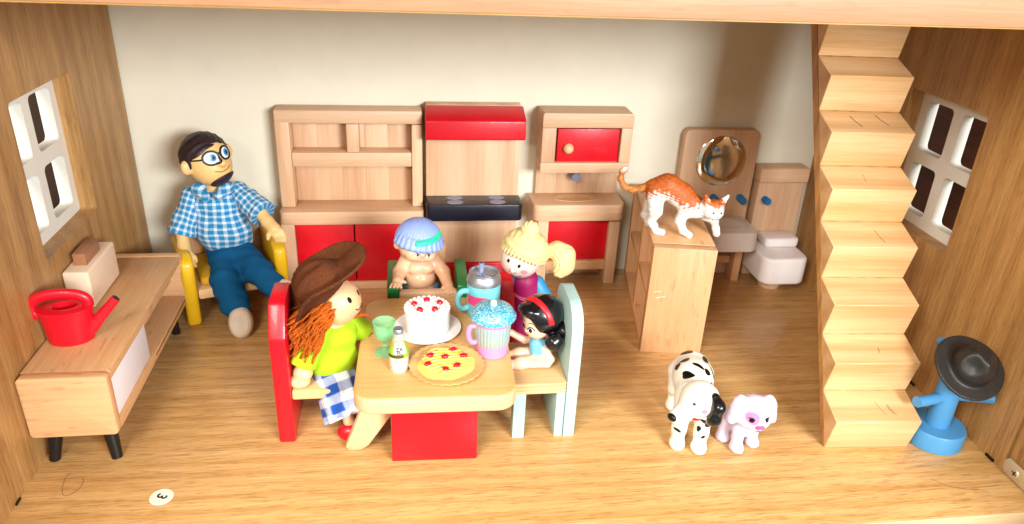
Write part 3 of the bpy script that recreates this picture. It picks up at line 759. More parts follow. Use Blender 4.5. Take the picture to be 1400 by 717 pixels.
for u, rr in ((-.075, (.068, .058)), (.095, (.06, .055))):
    ey = patch('eye', face, hc, hM, 'eye_white', m, (u, .045), rr, 0, off=.006, org=o)
    stripe('glasses_rim', face, hc, hM, 'black', m, [(u+rr[0]*1.1*math.cos(a), .045+rr[1]*1.15*math.sin(a)) for a in np.linspace(0, 2*math.pi, 15)], .011, .008, org=o)
    patch('iris', face, hc, hM, 'eye_blue', m, (u+.012, .045), (.035, .038), 0, off=.009, org=o)
    patch('pupil', face, hc, hM, 'black', m, (u+.014, .045), (.016, .02), 0, off=.012, org=o)
stripe('glasses_bridge', face, hc, hM, 'black', m, [(-.01, .055), (.01, .07), (.035, .055)], .010, .006, org=o)
stripe('glasses_arm', face, hc, hM, 'black', m, [(-.15, .05), (-.20, .055), (-.228, .06)], .009, .002, org=o)
stripe('mouth', face, hc, hM, 'brown_block', m, [(-.09, -.09), (-.03, -.115), (.04, -.11), (.09, -.09)], .006, .001, org=o)
# shirt: trunk and sleeves, collar
shirt = cut(su(.07, ell((.985, -.62, .86), (.30, .20, .26)), ell((.935, -.57, 1.16), (.29, .19, .22)), cap((.72, -.56, 1.27), (1.14, -.55, 1.30), .10, .10)), half((.99, -.6, .665), (.12, .1, 1)), .02)
sculpt('shirt', wrinkle(shirt, .007, 21, 1), (.4, -1.0, .5), (1.6, -.25, 1.5), .0125, 'gingham_shirt', m, wuv=torso_uv((.96, -.45)), org=o)
for a, b in (((.70, -.57, 1.27), (.575, -.72, .90)), ((1.17, -.56, 1.30), (1.44, -.80, 1.145))):
    A, B = np.array(a), np.array(b); d = (B-A)/np.linalg.norm(B-A)
    sl = both(cap(A, B+d*.05, .115, .145), half(B, d), .015)
    sculpt('sleeve', wrinkle(sl, .007, 24, 2), np.minimum(A, B)-.2, np.maximum(A, B)+.2, .0115, 'gingham_shirt', m, wuv=limb_uv(a, b), org=o)
    cf = both(both(cap(A, B+d*.05, .122, .152), half(B+d*.012, d), .01), half(B-d*.05, -d), .01)
    sculpt('cuff', cf, np.minimum(A, B)-.2, np.maximum(A, B)+.2, .0115, 'gingham_shirt', m, wuv=limb_uv(a, b), org=o)
for pl in ([(.80, -.50, 1.42), (.80, -.70, 1.39), (.88, -.79, 1.33)], [(1.07, -.50, 1.42), (1.08, -.68, 1.40), (1.01, -.78, 1.34)]):
    sculpt('collar', both(chain(pl, [.06, .065, .05], .04), half((.93, -.6, 1.43), (0, .3, 1)), .02), (.6, -1, 1.2), (1.3, -.3, 1.6), .0115, 'gingham_shirt', m, wuv=torso_uv((.96, -.45)), org=o)
leg1 = chain([(.97, -.70, .60), (1.03, -1.0, .47), (1.14, -1.20, .27)], [.165, .155, .15], .05); leg2 = chain([(1.14, -.70, .63), (1.36, -.98, .56), (1.56, -1.14, .44)], [.16, .15, .13], .05)
tr = su(.05, ell((1.03, -.64, .64), (.26, .19, .13)), leg1, leg2)
sculpt('trousers', wrinkle(tr, .008, 19, 3), (.65, -1.5, .05), (1.85, -.35, .95), .0135, 'trousers_blue', m, org=o)
for c, f_ in (((1.215, -1.40, .165), (.15, -.90, .35)), ((1.70, -1.26, .40), (.5, -.8, .3))):
    sM = frame(f_)
    sh = sculpt('shoe', both(ell(loc(c, sM, 0, 0, -.07), (.125, .175, .15), sM), half(loc(c, sM, 0, 0, .03), sM[:, 2]), .03), np.array(c)-.3, np.array(c)+.3, .011, 'sole', m, org=o)
    fsole = both(ell(loc(c, sM, 0, 0, -.07), (.125, .175, .15), sM), half(loc(c, sM, 0, 0, .03), sM[:, 2]), .03)
    stripe('sole_groove', fsole, c, sM, 'cream_block', sh, [(.075*math.cos(a), .115*math.sin(a)) for a in np.linspace(0, 2*math.pi, 17)], .006, .0, org=o)

# --- girl doll in the brown felt hat ------------------------------------------
g = root_at('person', (2.28, -2.86, .511), 'doll in brown felt hat, lime top and blue gingham skirt on red chair', 'doll'); o = g.location
hc = (2.375, -2.88, 1.205); hM = frame((.74, -.66, .25), .1)
head = ell(hc, (.185, .19, .185), hM)
bodyf = su(.02, head, cap((2.32, -2.88, .98), hc, .06, .06), cap((2.27, -2.87, .62), (2.31, -2.87, .97), .12, .12),
           cap((2.17, -2.98, .93), (2.075, -3.045, .70), .05, .055), ell((2.065, -3.05, .635), (.082, .08, .07)), ell((2.035, -3.06, .562), (.088, .08, .062)),
           chain([(2.45, -2.76, .92), (2.56, -2.70, .80)], [.05, .05]), ell((2.60, -2.68, .745), .07),
           chain([(2.29, -2.93, .56), (2.36, -3.03, .42), (2.43, -3.13, .14)], [.08, .06, .05]), chain([(2.31, -2.86, .56), (2.41, -2.94, .42), (2.47, -3.02, .14)], [.08, .06, .05]))
sculpt('body', bodyf, (1.85, -3.3, .05), (2.75, -2.5, 1.45), .0125, 'doll_wood', g, org=o)
patch('eye', head, hc, hM, 'black', g, (-.03, .045), (.017, .026), 0, off=.004, org=o); patch('eye', head, hc, hM, 'black', g, (.10, .045), (.017, .026), 0, off=.004, org=o)
stripe('mouth', head, hc, hM, 'black', g, [(.0, -.055), (.03, -.078), (.07, -.075), (.095, -.05)], .005, 0, org=o)
top = cut(su(.06, ell((2.295, -2.88, .66), (.21, .19, .22)), ell((2.315, -2.87, .88), (.19, .17, .15)), cap((2.21, -2.96, .95), (2.41, -2.78, .95), .085, .085)), half((2.28, -2.88, .515), (.12, .08, 1)), .02)
sculpt('top', wrinkle(top, .007, 17, 4), (1.95, -3.2, .4), (2.7, -2.5, 1.15), .0115, 'lime', g, org=o)
for a, b in (((2.20, -2.97, .95), (2.075, -3.045, .70)), ((2.43, -2.77, .94), (2.55, -2.70, .80))):
    A, B = np.array(a), np.array(b); d = (B-A)/np.linalg.norm(B-A)
    sculpt('sleeve', wrinkle(both(cap(A, B+d*.05, .09, .115), half(B, d), .012), .006, 22, 1), np.minimum(A, B)-.2, np.maximum(A, B)+.2, .011, 'lime', g, org=o)
A, B = np.array((2.28, -2.88, .58)), np.array((2.425, -3.11, .235)); d = (B-A)/np.linalg.norm(B-A)
n1 = np.cross(d, (0, 0, 1)); n1 /= np.linalg.norm(n1); n2 = np.cross(d, n1)
def pleat(P):
    q = P-A.astype(np.float32); th = np.arctan2(q@n1.astype(np.float32), q@n2.astype(np.float32)); t_ = np.clip(q@d.astype(np.float32)/.4, 0, 1); return .016*t_*np.sin(th*9)
sk0 = both(cap(A, B+d*.1, .17, .215), half(B, d), .01)
sculpt('skirt', lambda P: sk0(P)+pleat(P), (1.95, -3.5, .0), (2.8, -2.6, .85), .0115, 'gingham_skirt', g, wuv=limb_uv(tuple(A), tuple(B)), org=o)
for c in ((2.44, -3.16, .085), (2.50, -3.02, .085)): sculpt('shoe', both(ell(c, (.12, .075, .08)), half((0, 0, .012), (0, 0, -1)), .01), np.array(c)-.2, np.array(c)+.2, .01, 'red', g, org=o)
# yarn hair: one part of many curly strands
bmH = bmesh.new()
def strand(bm, pts, r, segs=5):
    me = tube(pts, r, segs); bm.from_mesh(me); bpy.data.meshes.remove(me)
rs = random.Random(3)
for k in range(190):
    a = rs.uniform(-3.0, -.75); el = rs.uniform(-.25, .55)             # round the back and the near side of the head
    rad = .195; p0 = loc(hc, hM, rad*math.sin(a)*math.cos(el), rad*math.sin(el)*.9, rad*math.cos(a)*math.cos(el)*(1 if math.cos(a) < .55 else .8))
    if math.sin(a)*1.0 > -.2 and math.cos(a) > .45: continue
    out = (p0-np.array(hc)); out[2] = 0; out /= (np.linalg.norm(out)+1e-6)
    ln = rs.uniform(.12, .42); ph = rs.uniform(0, 6); pts = []
    for q in range(11):
        s_ = q/10; wv = .016*math.sin(ph+q*1.5)
        pts.append(p0+out*(.02+.07*s_+wv)+np.array((-.16*s_+.012*math.cos(ph+q*1.3), -.0*s_, -ln*s_))-np.array(o))
    strand(bmH, [tuple(p) for p in pts], rs.uniform(.006, .011))
for k in range(3): strand(bmH, [tuple(np.array(p)-np.array(o)) for p in smoothpath([(2.50, -2.98, 1.10), (2.56, -3.0, 1.13+.01*k), (2.63, -2.98, 1.12), (2.66+.02*k, -2.96, 1.05)], 5)], .005)
obj('hair', from_bm(bmH), 'yarn_orange', g)
hp = np.array((2.275, -2.875, 1.375)); hA = np.array((-.66, -.22, .72)); hA /= np.linalg.norm(hA); e1 = np.array((.65, 0, .75)); e1 -= hA*(e1@hA); e1 /= np.linalg.norm(e1); e2 = np.cross(hA, e1)
HM = np.stack([e1, e2, hA], 1).astype(np.float32)
def felt_hat(P):
    q = (P-hp.astype(np.float32))@HM; u, v, w_ = q[:, 0], q[:, 1], q[:, 2]; r = np.sqrt((u/1.12)**2+(v/.72)**2); th = np.arctan2(v, u)
    bend = .9*np.maximum(np.abs(v)-.10, 0)**1.5*2-.10*np.maximum(r-.2, 0)+.02*np.sin(3*th+1)*r/.3
    brim = np.maximum(np.abs(w_-bend)-.016, r-.40)*.7
    crown = np.maximum(ell((-.03, 0, .03), (.22, .20, .19))(q), -w_-.03); dent = ell((-.05, 0, .28), (.3, .06, .12))(q)
    crown = smax(crown, -dent, .05); hollow = ell((0, 0, .0), (.19, .165, .15))(q)
    return smax(smin(brim, crown, .05), -hollow, .01)
sculpt('hat', felt_hat, hp-.55, hp+.55, .0125, 'felt_brown', g, org=o)

# --- baby with blue hair --------------------------------------------------------
b = root_at('person', (3.07, -1.68, .551), 'bare-chested baby doll with blue hair and mint band in green high chair', 'doll'); o = b.location
hc = (3.055, -1.74, 1.225); hM = frame((.20, -.95, .0), -.16)
skull = su(.06, ell(hc, (.195, .175, .18), hM), ell(loc(hc, hM, .0, -.085, .05), (.175, .10, .145), hM))
face = su(.03, skull, ell(loc(hc, hM, -.08, -.09, .14), (.06, .05, .05), hM), ell(loc(hc, hM, .08, -.09, .14), (.06, .05, .05), hM), ell(loc(hc, hM, 0, -.055, .195), (.022, .02, .025), hM))
fing = lambda base, dirs: [[tuple(np.array(base)+np.array(d)*.3), tuple(np.array(base)+np.array(d)*.8), tuple(np.array(base)+np.array(d)*1.15+np.array((0, -.005, -.012)))] for d in dirs]
hl = np.array((2.845, -1.93, .885)); hr = np.array((3.335, -1.88, .80))
bodyf = su(.03, face, su(.01, *[ell(loc(hc, hM, s*.20, -.05, -.02), (.035, .05, .03), hM) for s in (-1, 1)]),
           ell((3.065, -1.68, .94), (.165, .115, .12)), ell((3.065, -1.70, .80), (.155, .13, .125)), ell((3.065, -1.67, .68), (.18, .14, .115)), ell((3.01, -1.76, .935), (.07, .05, .05)), ell((3.13, -1.76, .935), (.07, .05, .05)),
           chain([(2.925, -1.68, .985), (2.865, -1.76, .90), tuple(hl)], [.068, .066, .05], .02), chain([(3.21, -1.68, .98), (3.295, -1.73, .88), tuple(hr)], [.068, .066, .05], .02),
           hand(hl+(.0, .03, 0), hl, fing(hl, [(-.06, -.07, .0), (-.03, -.09, .01), (.0, -.095, .01), (.03, -.085, .0), (.065, -.03, .02)]), .045, .016, .012),
           hand(hr+(0, .03, 0), hr, fing(hr, [(-.03, -.08, -.01), (.0, -.09, -.01), (.03, -.085, -.01), (.06, -.07, -.01), (-.06, -.04, .0)]), .045, .016, .012),
           chain([(2.99, -1.72, .65), (2.96, -1.86, .64)], [.085, .07]), chain([(3.14, -1.72, .65), (3.17, -1.86, .64)], [.085, .07]))
sculpt('body', bodyf, (2.6, -2.1, .5), (3.55, -1.4, 1.5), .0105, 'skin_baby', b, org=o)
shell = both(ell(loc(hc, hM, 0, .025, -.015), (.222, .205, .215), hM), half(loc(hc, hM, 0, -.01, 0), hM@np.array((0, -1, .10))), .015)
def blue_hair(P):
    q = (P-np.array(hc, np.float32))@hM; th = np.arctan2(q[:, 0], q[:, 2]); lowered = np.clip((.13-q[:, 1])/.12, 0, 1)
    return shell(P)-.010*np.abs(np.sin(th*9))*lowered-.003*np.sin(th*40)
fringe = su(.012, *[chain([tuple(loc(hc, hM, .20*math.sin(a), .06, .195*math.cos(a))), tuple(loc(hc, hM, .215*math.sin(a), -.0, .215*math.cos(a))), tuple(loc(hc, hM, .205*math.sin(a)+.008, -.012-.012*(i % 2), .196*math.cos(a)))], [.03, .03, .016], .02) for i, a in enumerate(np.linspace(-1.5, 1.5, 13))])
sculpt('hair', su(.015, blue_hair, fringe), (2.7, -2.1, 1.0), (3.4, -1.4, 1.55), .009, 'hair_blue', b, org=o)
hs = su(.015, shell, fringe)
bandf = both(both(grow(hs, .016), half(loc(hc, hM, 0, .118, 0), hM@np.array((-.22, 1, .1))), .006), half(loc(hc, hM, 0, .078, 0), hM@np.array((.22, -1, -.1))), .006)
sculpt('hair_band', both(bandf, both(half(loc(hc, hM, -.07, 0, 0), hM@np.array((-1, 0, -.1))), half(loc(hc, hM, .17, 0, .05), hM@np.array((.6, 0, -1))), .01), .01), (2.7, -2.1, 1.0), (3.4, -1.4, 1.55), .009, 'band_green', b, org=o)
for u in (-.055, .055):
    patch('eye', face, hc, hM, 'eye_white', b, (u, -.062), (.022, .013), 0, off=.003, org=o); patch('pupil', face, hc, hM, 'black', b, (u+.006, -.062), (.012, .012), 0, off=.005, org=o)
    stripe('eyelid', face, hc, hM, 'hair_dark', b, [(u-.024, -.062), (u, -.047), (u+.026, -.058)], .004, .002, org=o)
stripe('mouth', face, hc, hM, 'pink', b, [(-.02, -.125), (0, -.130), (.02, -.125)], .005, 0, org=o)
shorts = both(grow(bodyf, .014), su(.03, ell((3.065, -1.68, .66), (.22, .17, .105)), ell((3.065, -1.78, .64), (.2, .1, .08))), .01)
sculpt('shorts', shorts, (2.8, -2.0, .5), (3.35, -1.4, .85), .0105, 'shorts_blue', b, org=o)

# --- blonde doll standing behind the table ---------------------------------------
b = root_at('person', (4.2, -1.62, 0), 'blonde doll with ponytail in magenta suit with blue sleeves standing behind table', 'doll'); o = b.location
hc = (4.085, -1.70, 1.035); hM = frame((-.36, -.88, .06), -.30)
head = su(.05, ell(hc, (.21, .20, .20), hM), ell(loc(hc, hM, 0, -.07, .04), (.175, .15, .165), hM))
face = su(.015, head, ell(loc(hc, hM, -.005, -.095, .205), (.026, .024, .03), hM))
aR = [(4.26, -1.66, .69), (4.33, -1.72, .58), (4.29, -1.82, .50)]; aL = [(3.98, -1.66, .74), (3.90, -1.74, .78), (3.84, -1.80, .80)]
bodyf = su(.03, face, cap((4.15, -1.65, .74), (4.12, -1.68, .9), .07, .07), cap((4.13, -1.66, .72), (4.19, -1.63, .42), .13, .15), chain([(4.13, -1.63, .38), (4.11, -1.64, .10)], [.11, .095]), chain([(4.28, -1.62, .38), (4.31, -1.62, .10)], [.11, .095]),
           chain(aR, [.07, .06, .05]), chain(aL, [.07, .06, .05]), ell((4.285, -1.85, .485), .05), ell((3.81, -1.82, .80), .05))
sculpt('body', bodyf, (3.7, -2.0, .0), (4.55, -1.4, 1.3), .0125, 'skin_pale', b, org=o)
suit = both(su(.04, cap((4.13, -1.66, .72), (4.19, -1.63, .42), .15, .175), chain([(4.13, -1.63, .40), (4.11, -1.64, .08)], [.13, .115]), chain([(4.28, -1.62, .40), (4.31, -1.62, .08)], [.13, .115])), half((0, 0, .06), (0, 0, -1)), .01)
su_ = sculpt('suit', cut(suit, head, .01), (3.8, -2.0, .0), (4.6, -1.35, .95), .0125, 'magenta', b, org=o)
tM = frame((-.1, -1, .15))
for dz_ in (0, .022): stripe('suit_seam', suit, (4.17, -1.63, .56+dz_), tM, 'pink', su_, [(-.15, .03), (-.05, -.01), (.05, -.01), (.15, .02)], .0045, .0, org=o)
for a in (aR, aL): sculpt('sleeve', chain(a, [.088, .078, .068], .03), np.min(a, 0)-.12, np.max(a, 0)+.12, .0115, 'sleeve_blue', b, org=o)
for c in ((4.11, -1.68, .06), (4.31, -1.66, .06)): sculpt('shoe', both(ell(c, (.09, .13, .07)), half((0, 0, .003), (0, 0, -1)), .01), np.array(c)-.2, np.array(c)+.2, .011, 'hot_pink', b, org=o)
def combed(f, C, M, n, amp):
    """combed strands: grooves fanning round the head's own axis"""
    C = np.array(C, np.float32)
    def h_(P):
        q = (P-C)@M; th = np.arctan2(q[:, 0], q[:, 1]+.05)+.8*q[:, 2]; return f(P)-amp*np.abs(np.sin(th*n))
    return h_
cap_ = both(ell(loc(hc, hM, .01, .05, -.035), (.242, .222, .235), hM), half(loc(hc, hM, 0, .045, .10), hM@np.array((.12, -1, .75))), .02)
kn = loc(hc, hM, -.02, .30, .0)
ctop = loc(hc, hM, 0.0, .10, .12)
fringe = su(.012, *[chain([tuple(loc(hc, hM, .06*math.sin(a), .215, .08)), tuple(loc(hc, hM, .19*math.sin(a), .13, .19*math.cos(a)+.015)), tuple(loc(hc, hM, .225*math.sin(a), .055-.03*abs(math.sin(a)), .215*math.cos(a)+.005))], [.02, .032, .014], .02) for i, a in enumerate(np.linspace(-1.15, 1.5, 15))])
pn = [loc(hc, hM, .21, .10, -.06), loc(hc, hM, .30, .185, -.06), loc(hc, hM, .39, .175, -.04), loc(hc, hM, .43, .08, -.02), loc(hc, hM, .41, .0, 0)]
hair = su(.015, combed(cap_, hc, hM, 13, .010), fringe)
sculpt('hair', hair, (3.7, -2.0, .75), (4.5, -1.35, 1.45), .0095, 'hair_blond', b, org=o)
kf = ell(kn, (.085, .075, .075)); sculpt('top_knot', combed(su(.02, kf, cap(loc(hc, hM, 0, .22, .02), kn, .05, .05)), kn, hM, 8, .012), kn-.2, kn+.2, .009, 'hair_blond', b, org=o)
def pony(P):
    base = chain([tuple(p) for p in pn], [.04, .068, .088, .082, .05], .06)(P)
    q = (P-np.array(pn[1], np.float32))@hM; rr_ = np.hypot(q[:, 0]-.01, q[:, 1]+.12); return base-.011*np.abs(np.sin(rr_*62+q[:, 2]*34))
sculpt('ponytail', pony, (4.15, -2.0, .65), (4.85, -1.4, 1.4), .0095, 'hair_blond', b, org=o)
for u in (-.085, .035): patch('eye', face, hc, hM, 'black', b, (u, -.025), (.014, .020), 0, off=.004, org=o)
patch('nose', face, hc, hM, 'cream_icing', b, (-.01, -.088), (.026, .026), 0, off=.003, org=o)
patch('cheek', face, hc, hM, 'pink', b, (.10, -.075), (.032, .026), 0, off=.004, org=o)
stripe('mouth', face, hc, hM, 'black', b, [(-.01, -.15), (.02, -.168), (.06, -.16), (.085, -.135)], .005, 0, org=o)

# --- black-haired doll on the mint chair -----------------------------------------
b = root_at('person', (4.08, -2.92, .582), 'doll with black hair, red band and blue swimsuit on mint chair', 'doll'); o = b.location
hc = (4.055, -2.92, 1.0); hM = frame((-.83, -.52, -.10), .05)
head = su(.05, ell(hc, (.135, .145, .135), hM), ell(loc(hc, hM, 0, -.07, .035), (.10, .085, .095), hM))
face = su(.015, head, ell(loc(hc, hM, 0, -.045, .135), (.014, .014, .022), hM))
a1 = [(4.11, -2.99, .745), (4.165, -3.03, .66), (4.13, -3.06, .635), (3.985, -3.075, .645)]; a2 = [(4.03, -2.84, .76), (3.97, -2.80, .72), (3.84, -2.79, .80)]
bodyf = su(.025, face, cap((4.075, -2.92, .78), (4.06, -2.92, .90), .035, .035), cap((4.07, -2.92, .75), (4.085, -2.93, .64), .075, .07), ell((4.095, -2.93, .645), (.10, .105, .065)),
           chain(a1, [.036, .032, .03, .024], .015), chain(a2, [.036, .032, .024], .015), hand(a1[2], a1[3], [[a1[3], (3.955, -3.075+.014*q, .64), (3.93, -3.075+.014*q, .635)] for q in (-1, 0, 1)]+[[a1[3], (3.97, -3.06, .665), (3.955, -3.055, .67)]], .024, .0095, .01),
           hand(a2[1], a2[2], [[a2[2], (3.81, -2.79+.014*q, .805), (3.79, -2.79+.014*q, .80)] for q in (-1, 0, 1)], .024, .0095, .01),
           chain([(4.10, -2.99, .635), (3.90, -3.03, .63), (3.80, -3.02, .615), (3.66, -2.98, .612)], [.065, .052, .036, .028]), chain([(4.10, -2.87, .635), (3.90, -2.88, .632), (3.80, -2.88, .615), (3.66, -2.87, .612)], [.065, .052, .036, .028]))
sculpt('body', bodyf, (3.55, -3.2, .5), (4.35, -2.65, 1.25), .0095, 'skin_lady', b, org=o)
swim = both(grow(bodyf, .009), su(.02, cap((4.07, -2.92, .735), (4.09, -2.93, .65), .095, .09), ell((4.03, -2.93, .77), (.05, .06, .04))), .006)
sculpt('swimsuit', swim, (3.85, -3.1, .5), (4.3, -2.7, .9), .009, 'swim_blue', b, org=o)
hcut = ell(loc(hc, hM, -.01, -.07, .185), (.135, .155, .15), hM)
capb = cut(ell(loc(hc, hM, .0, .035, -.045), (.182, .185, .195), hM), hcut, .02)
def grooves(P):
    q = (P-np.array(hc, np.float32))@hM; return capb(P)+.006*np.abs(np.sin(q[:, 0]*34))
sculpt('hair', su(.02, grooves, ell(loc(hc, hM, -.02, .13, .09), (.11, .05, .07), hM)), (3.8, -3.2, .75), (4.4, -2.65, 1.3), .009, 'hair_black', b, org=o)
for i, (c, r) in enumerate((((4.285, -2.96, .90), (.105, .095, .095)), ((4.175, -3.06, .855), (.085, .075, .085)))):
    sculpt('hair_bun', lambda P, c=c, r=r: ell(c, r)(P)+.005*np.abs(np.sin((P[:, 0]-c[0])*40+(P[:, 2]-c[2])*30)), np.array(c)-.15, np.array(c)+.15, .008, 'hair_black', b, org=o)
rbn = both(grow(capb, .012), both(half(loc(hc, hM, 0, 0, .025), hM@np.array((0, -.12, 1))), half(loc(hc, hM, 0, 0, -.02), hM@np.array((0, .12, -1))), .006), .006)
sculpt('ribbon', both(rbn, half(loc(hc, hM, 0, .02, 0), hM@np.array((0, -1, 0))), .01), (3.8, -3.2, .75), (4.4, -2.65, 1.3), .008, 'ribbon', b, org=o)
for u in (-.055, .045):
    patch('eye', face, hc, hM, 'eye_white', b, (u, -.03), (.026, .024), 0, off=.003, org=o); patch('pupil', face, hc, hM, 'black', b, (u, -.032), (.016, .021), 0, off=.005, org=o)
    stripe('eyelash', face, hc, hM, 'black', b, [(u-.032, -.03), (u-.01, -.006), (u+.015, -.006), (u+.036, -.028)], .005, .003, org=o)
    stripe('eyebrow', face, hc, hM, 'black', b, [(u-.02, .028), (u, .036), (u+.022, .03)], .003, .002, org=o)
patch('mouth', face, hc, hM, 'ribbon', b, (-.003, -.095), (.018, .009), 0, off=.003, org=o)

# ================================================================== ANIMALS
def world_pts(root, pts): return pts
# --- orange and white cat on the counter (built along its own +x, then turned)
ct = empty('cat', (5.635, -1.60, 1.2205), R_(-20), 'orange and white cat figure stepping along the counter edge', 'cat')
hc = (.39, -.04, .325); hM = frame((.42, -.86, -.16), -.08)
body = chain([(-.20, 0, .47), (-.08, 0, .50), (.06, 0, .42), (.20, 0, .31), (.27, 0, .30)], [.095, .112, .115, .10, .085], .07)
headf = su(.03, ell(hc, (.115, .10, .10), hM), ell(loc(hc, hM, 0, -.035, .08), (.055, .042, .05), hM), ell(loc(hc, hM, -.05, -.03, .04), (.045, .04, .045), hM), ell(loc(hc, hM, .05, -.03, .04), (.045, .04, .045), hM))
def ear(s): return cut(su(.02, cap(loc(hc, hM, s*.075, .06, -.01), loc(hc, hM, s*.125, .15, -.01), .045, .014)), ell(loc(hc, hM, s*.103, .11, .04), (.028, .05, .036), hM), .01)
legs = [chain([(-.19, -.06, .40), (-.17, -.085, .25), (-.20, -.09, .13), (-.14, -.095, .04), (-.075, -.10, .03)], [.098, .07, .04, .034, .036], .03),
        chain([(-.19, .06, .40), (-.23, .075, .24), (-.27, .08, .13), (-.22, .085, .04), (-.155, .085, .03)], [.095, .065, .04, .034, .036], .03),
        chain([(.13, -.06, .30), (.085, -.075, .17), (.13, -.08, .07), (.20, -.085, .03)], [.075, .05, .036, .036], .03),
        chain([(.24, .05, .28), (.34, .06, .21), (.43, .06, .17), (.46, .06, .08), (.475, .055, .03)], [.07, .05, .04, .034, .038], .03)]
tail = chain([(-.24, .0, .50), (-.33, .01, .44), (-.43, .01, .415), (-.52, .01, .44), (-.56, .01, .52), (-.55, .0, .60), (-.525, 0, .635)], [.05, .036, .031, .029, .028, .027, .024], .03)
catf0 = su(.04, body, *legs); catf1 = su(.03, catf0, headf, cap((.25, -.01, .30), hc, .075, .07)); catf2 = su(.012, catf1, ear(-1), ear(1), tail)
def catf(P): return catf2(P)+.0035*np.sin(P[:, 0]*120+35*np.sin(P[:, 2]*18))*np.sin(P[:, 2]*90+P[:, 0]*60)
def catcol(V):
    hd = headf(V.astype(np.float32)) < .03; q = (V-np.array(hc))@hM
    n = .035*np.sin(V[:, 0]*55+9*np.sin(V[:, 2]*30))+.02*np.sin(V[:, 0]*131)
    line = np.interp(V[:, 0], [-.6, -.32, -.25, -.1, .1, .28, .4], [-.5, .30, .42, .44, .33, .325, .5])
    k = np.clip((V[:, 2]-line+n)/.03, 0, 1)
    k = np.where(hd, np.clip((q[:, 1]-.042+.3*n+.25*np.abs(q[:, 0])*0+(q[:, 2] < 0)*.0-.0)/.03, 0, 1), k)
    k = np.where((V[:, 0] < -.5) & (V[:, 2] > .60), np.clip((.64-V[:, 2])/.05, 0, 1), k)
    orange = np.array(lin('CC6420')[:3]); dk = np.array(lin('A3481A')[:3]); white = np.array(lin('E9E3DA')[:3])
    st = np.clip(.5+.9*np.sin(V[:, 0]*60+12*np.sin(V[:, 2]*20)), 0, 1)[:, None]
    oc = orange*(1-.45*st)+dk*.45*st
    oc = np.where((V[:, 0] < -.3)[:, None], np.array(lin('CB8440')[:3])*(1-.3*st)+dk*.3*st, oc)
    c = white*(1-k[:, None])+oc*k[:, None]
    pink = hd & (np.abs(q[:, 0]) > .07) & (q[:, 2] > .008) & (q[:, 1] > .085)
    return np.where(pink[:, None], np.array(lin('E8B07A')[:3]), c)
sculpt('body', catf, (-.65, -.25, -.01), (.62, .25, .72), .0085, 'cat_fur', ct, col=catcol)
for u in (-.038, .038): patch('eye', headf, hc, hM, 'black', ct, (u*1.15, .010), (.012, .009), 0, off=.003, rings=3, segs=14)
patch('nose', headf, hc, hM, 'pink', ct, (0, -.022), (.012, .009), 0, off=.003, rings=3, segs=14)
stripe('mouth', headf, hc, hM, 'brown_block', ct, [(-.022, -.05), (0, -.04), (.022, -.05)], .0025, 0)

# --- dalmatian (faces -y in its own frame)
dg = empty('dog', (5.41, -3.27, 0), R_(-16), 'white dalmatian figure with black spots and red collar on the floor', 'dog')
hc = (.01, -.33, .59); hM = frame((-.70, -.70, -.10), .0)
trunk = chain([(0, .30, .47), (0, .12, .48), (0, -.12, .43), (0, -.20, .45)], [.165, .16, .15, .13], .08)
dleg = [chain([(-.09, -.19, .35), (-.10, -.22, .18), (-.10, -.23, .05)], [.085, .062, .055], .03), chain([(.09, -.19, .35), (.09, -.23, .18), (.085, -.25, .05)], [.085, .062, .055], .03),
        chain([(-.09, .30, .42), (-.11, .30, .24), (-.11, .37, .14), (-.11, .33, .05)], [.12, .07, .05, .055], .03), chain([(.09, .30, .42), (.11, .30, .24), (.11, .37, .14), (.11, .33, .05)], [.12, .07, .05, .055], .03)]
feet = [ell((x, y, .04), (.068, .085, .045)) for x, y in ((-.10, -.25), (.085, -.27), (-.11, .31), (.11, .31))]
headd = su(.05, ell(hc, (.165, .15, .16), hM), cap(loc(hc, hM, 0, -.03, .09), loc(hc, hM, 0, -.045, .265), .11, .072))
dogf = su(.035, trunk, *dleg, *feet, cap((0, -.18, .47), hc, .11, .10), headd, cap((0, .42, .50), (.03, .56, .36), .035, .02))
dogb = lambda P: smax(dogf(P), -P[:, 2]+.0, .01)
dogn = su(.035, trunk, *dleg, *feet, cap((0, -.18, .47), hc, .11, .10))
sculpt('body', dogb, (-.3, -.75, -.02), (.3, .7, .8), .0105, 'dog_paint', dg, col=lambda V: np.tile(np.array(lin('F0EBDE')[:3]), (len(V), 1)))
def blob(rx, ry, seed, n=18):
    r_ = random.Random(seed); ph = r_.uniform(0, 6); a = np.linspace(0, 2*np.pi, n, endpoint=False)
    k = 1+.18*np.sin(2*a+ph)+.1*np.sin(3*a+ph*2); return np.stack([rx*k*np.cos(a), ry*k*np.sin(a)], 1)
upM = frame((0, -.45, .9)); frM = frame((0, -1, .15)); rtM = frame((.9, -.3, .35)); lfM = frame((-.9, -.3, .35))
C0 = (0, .05, .45)
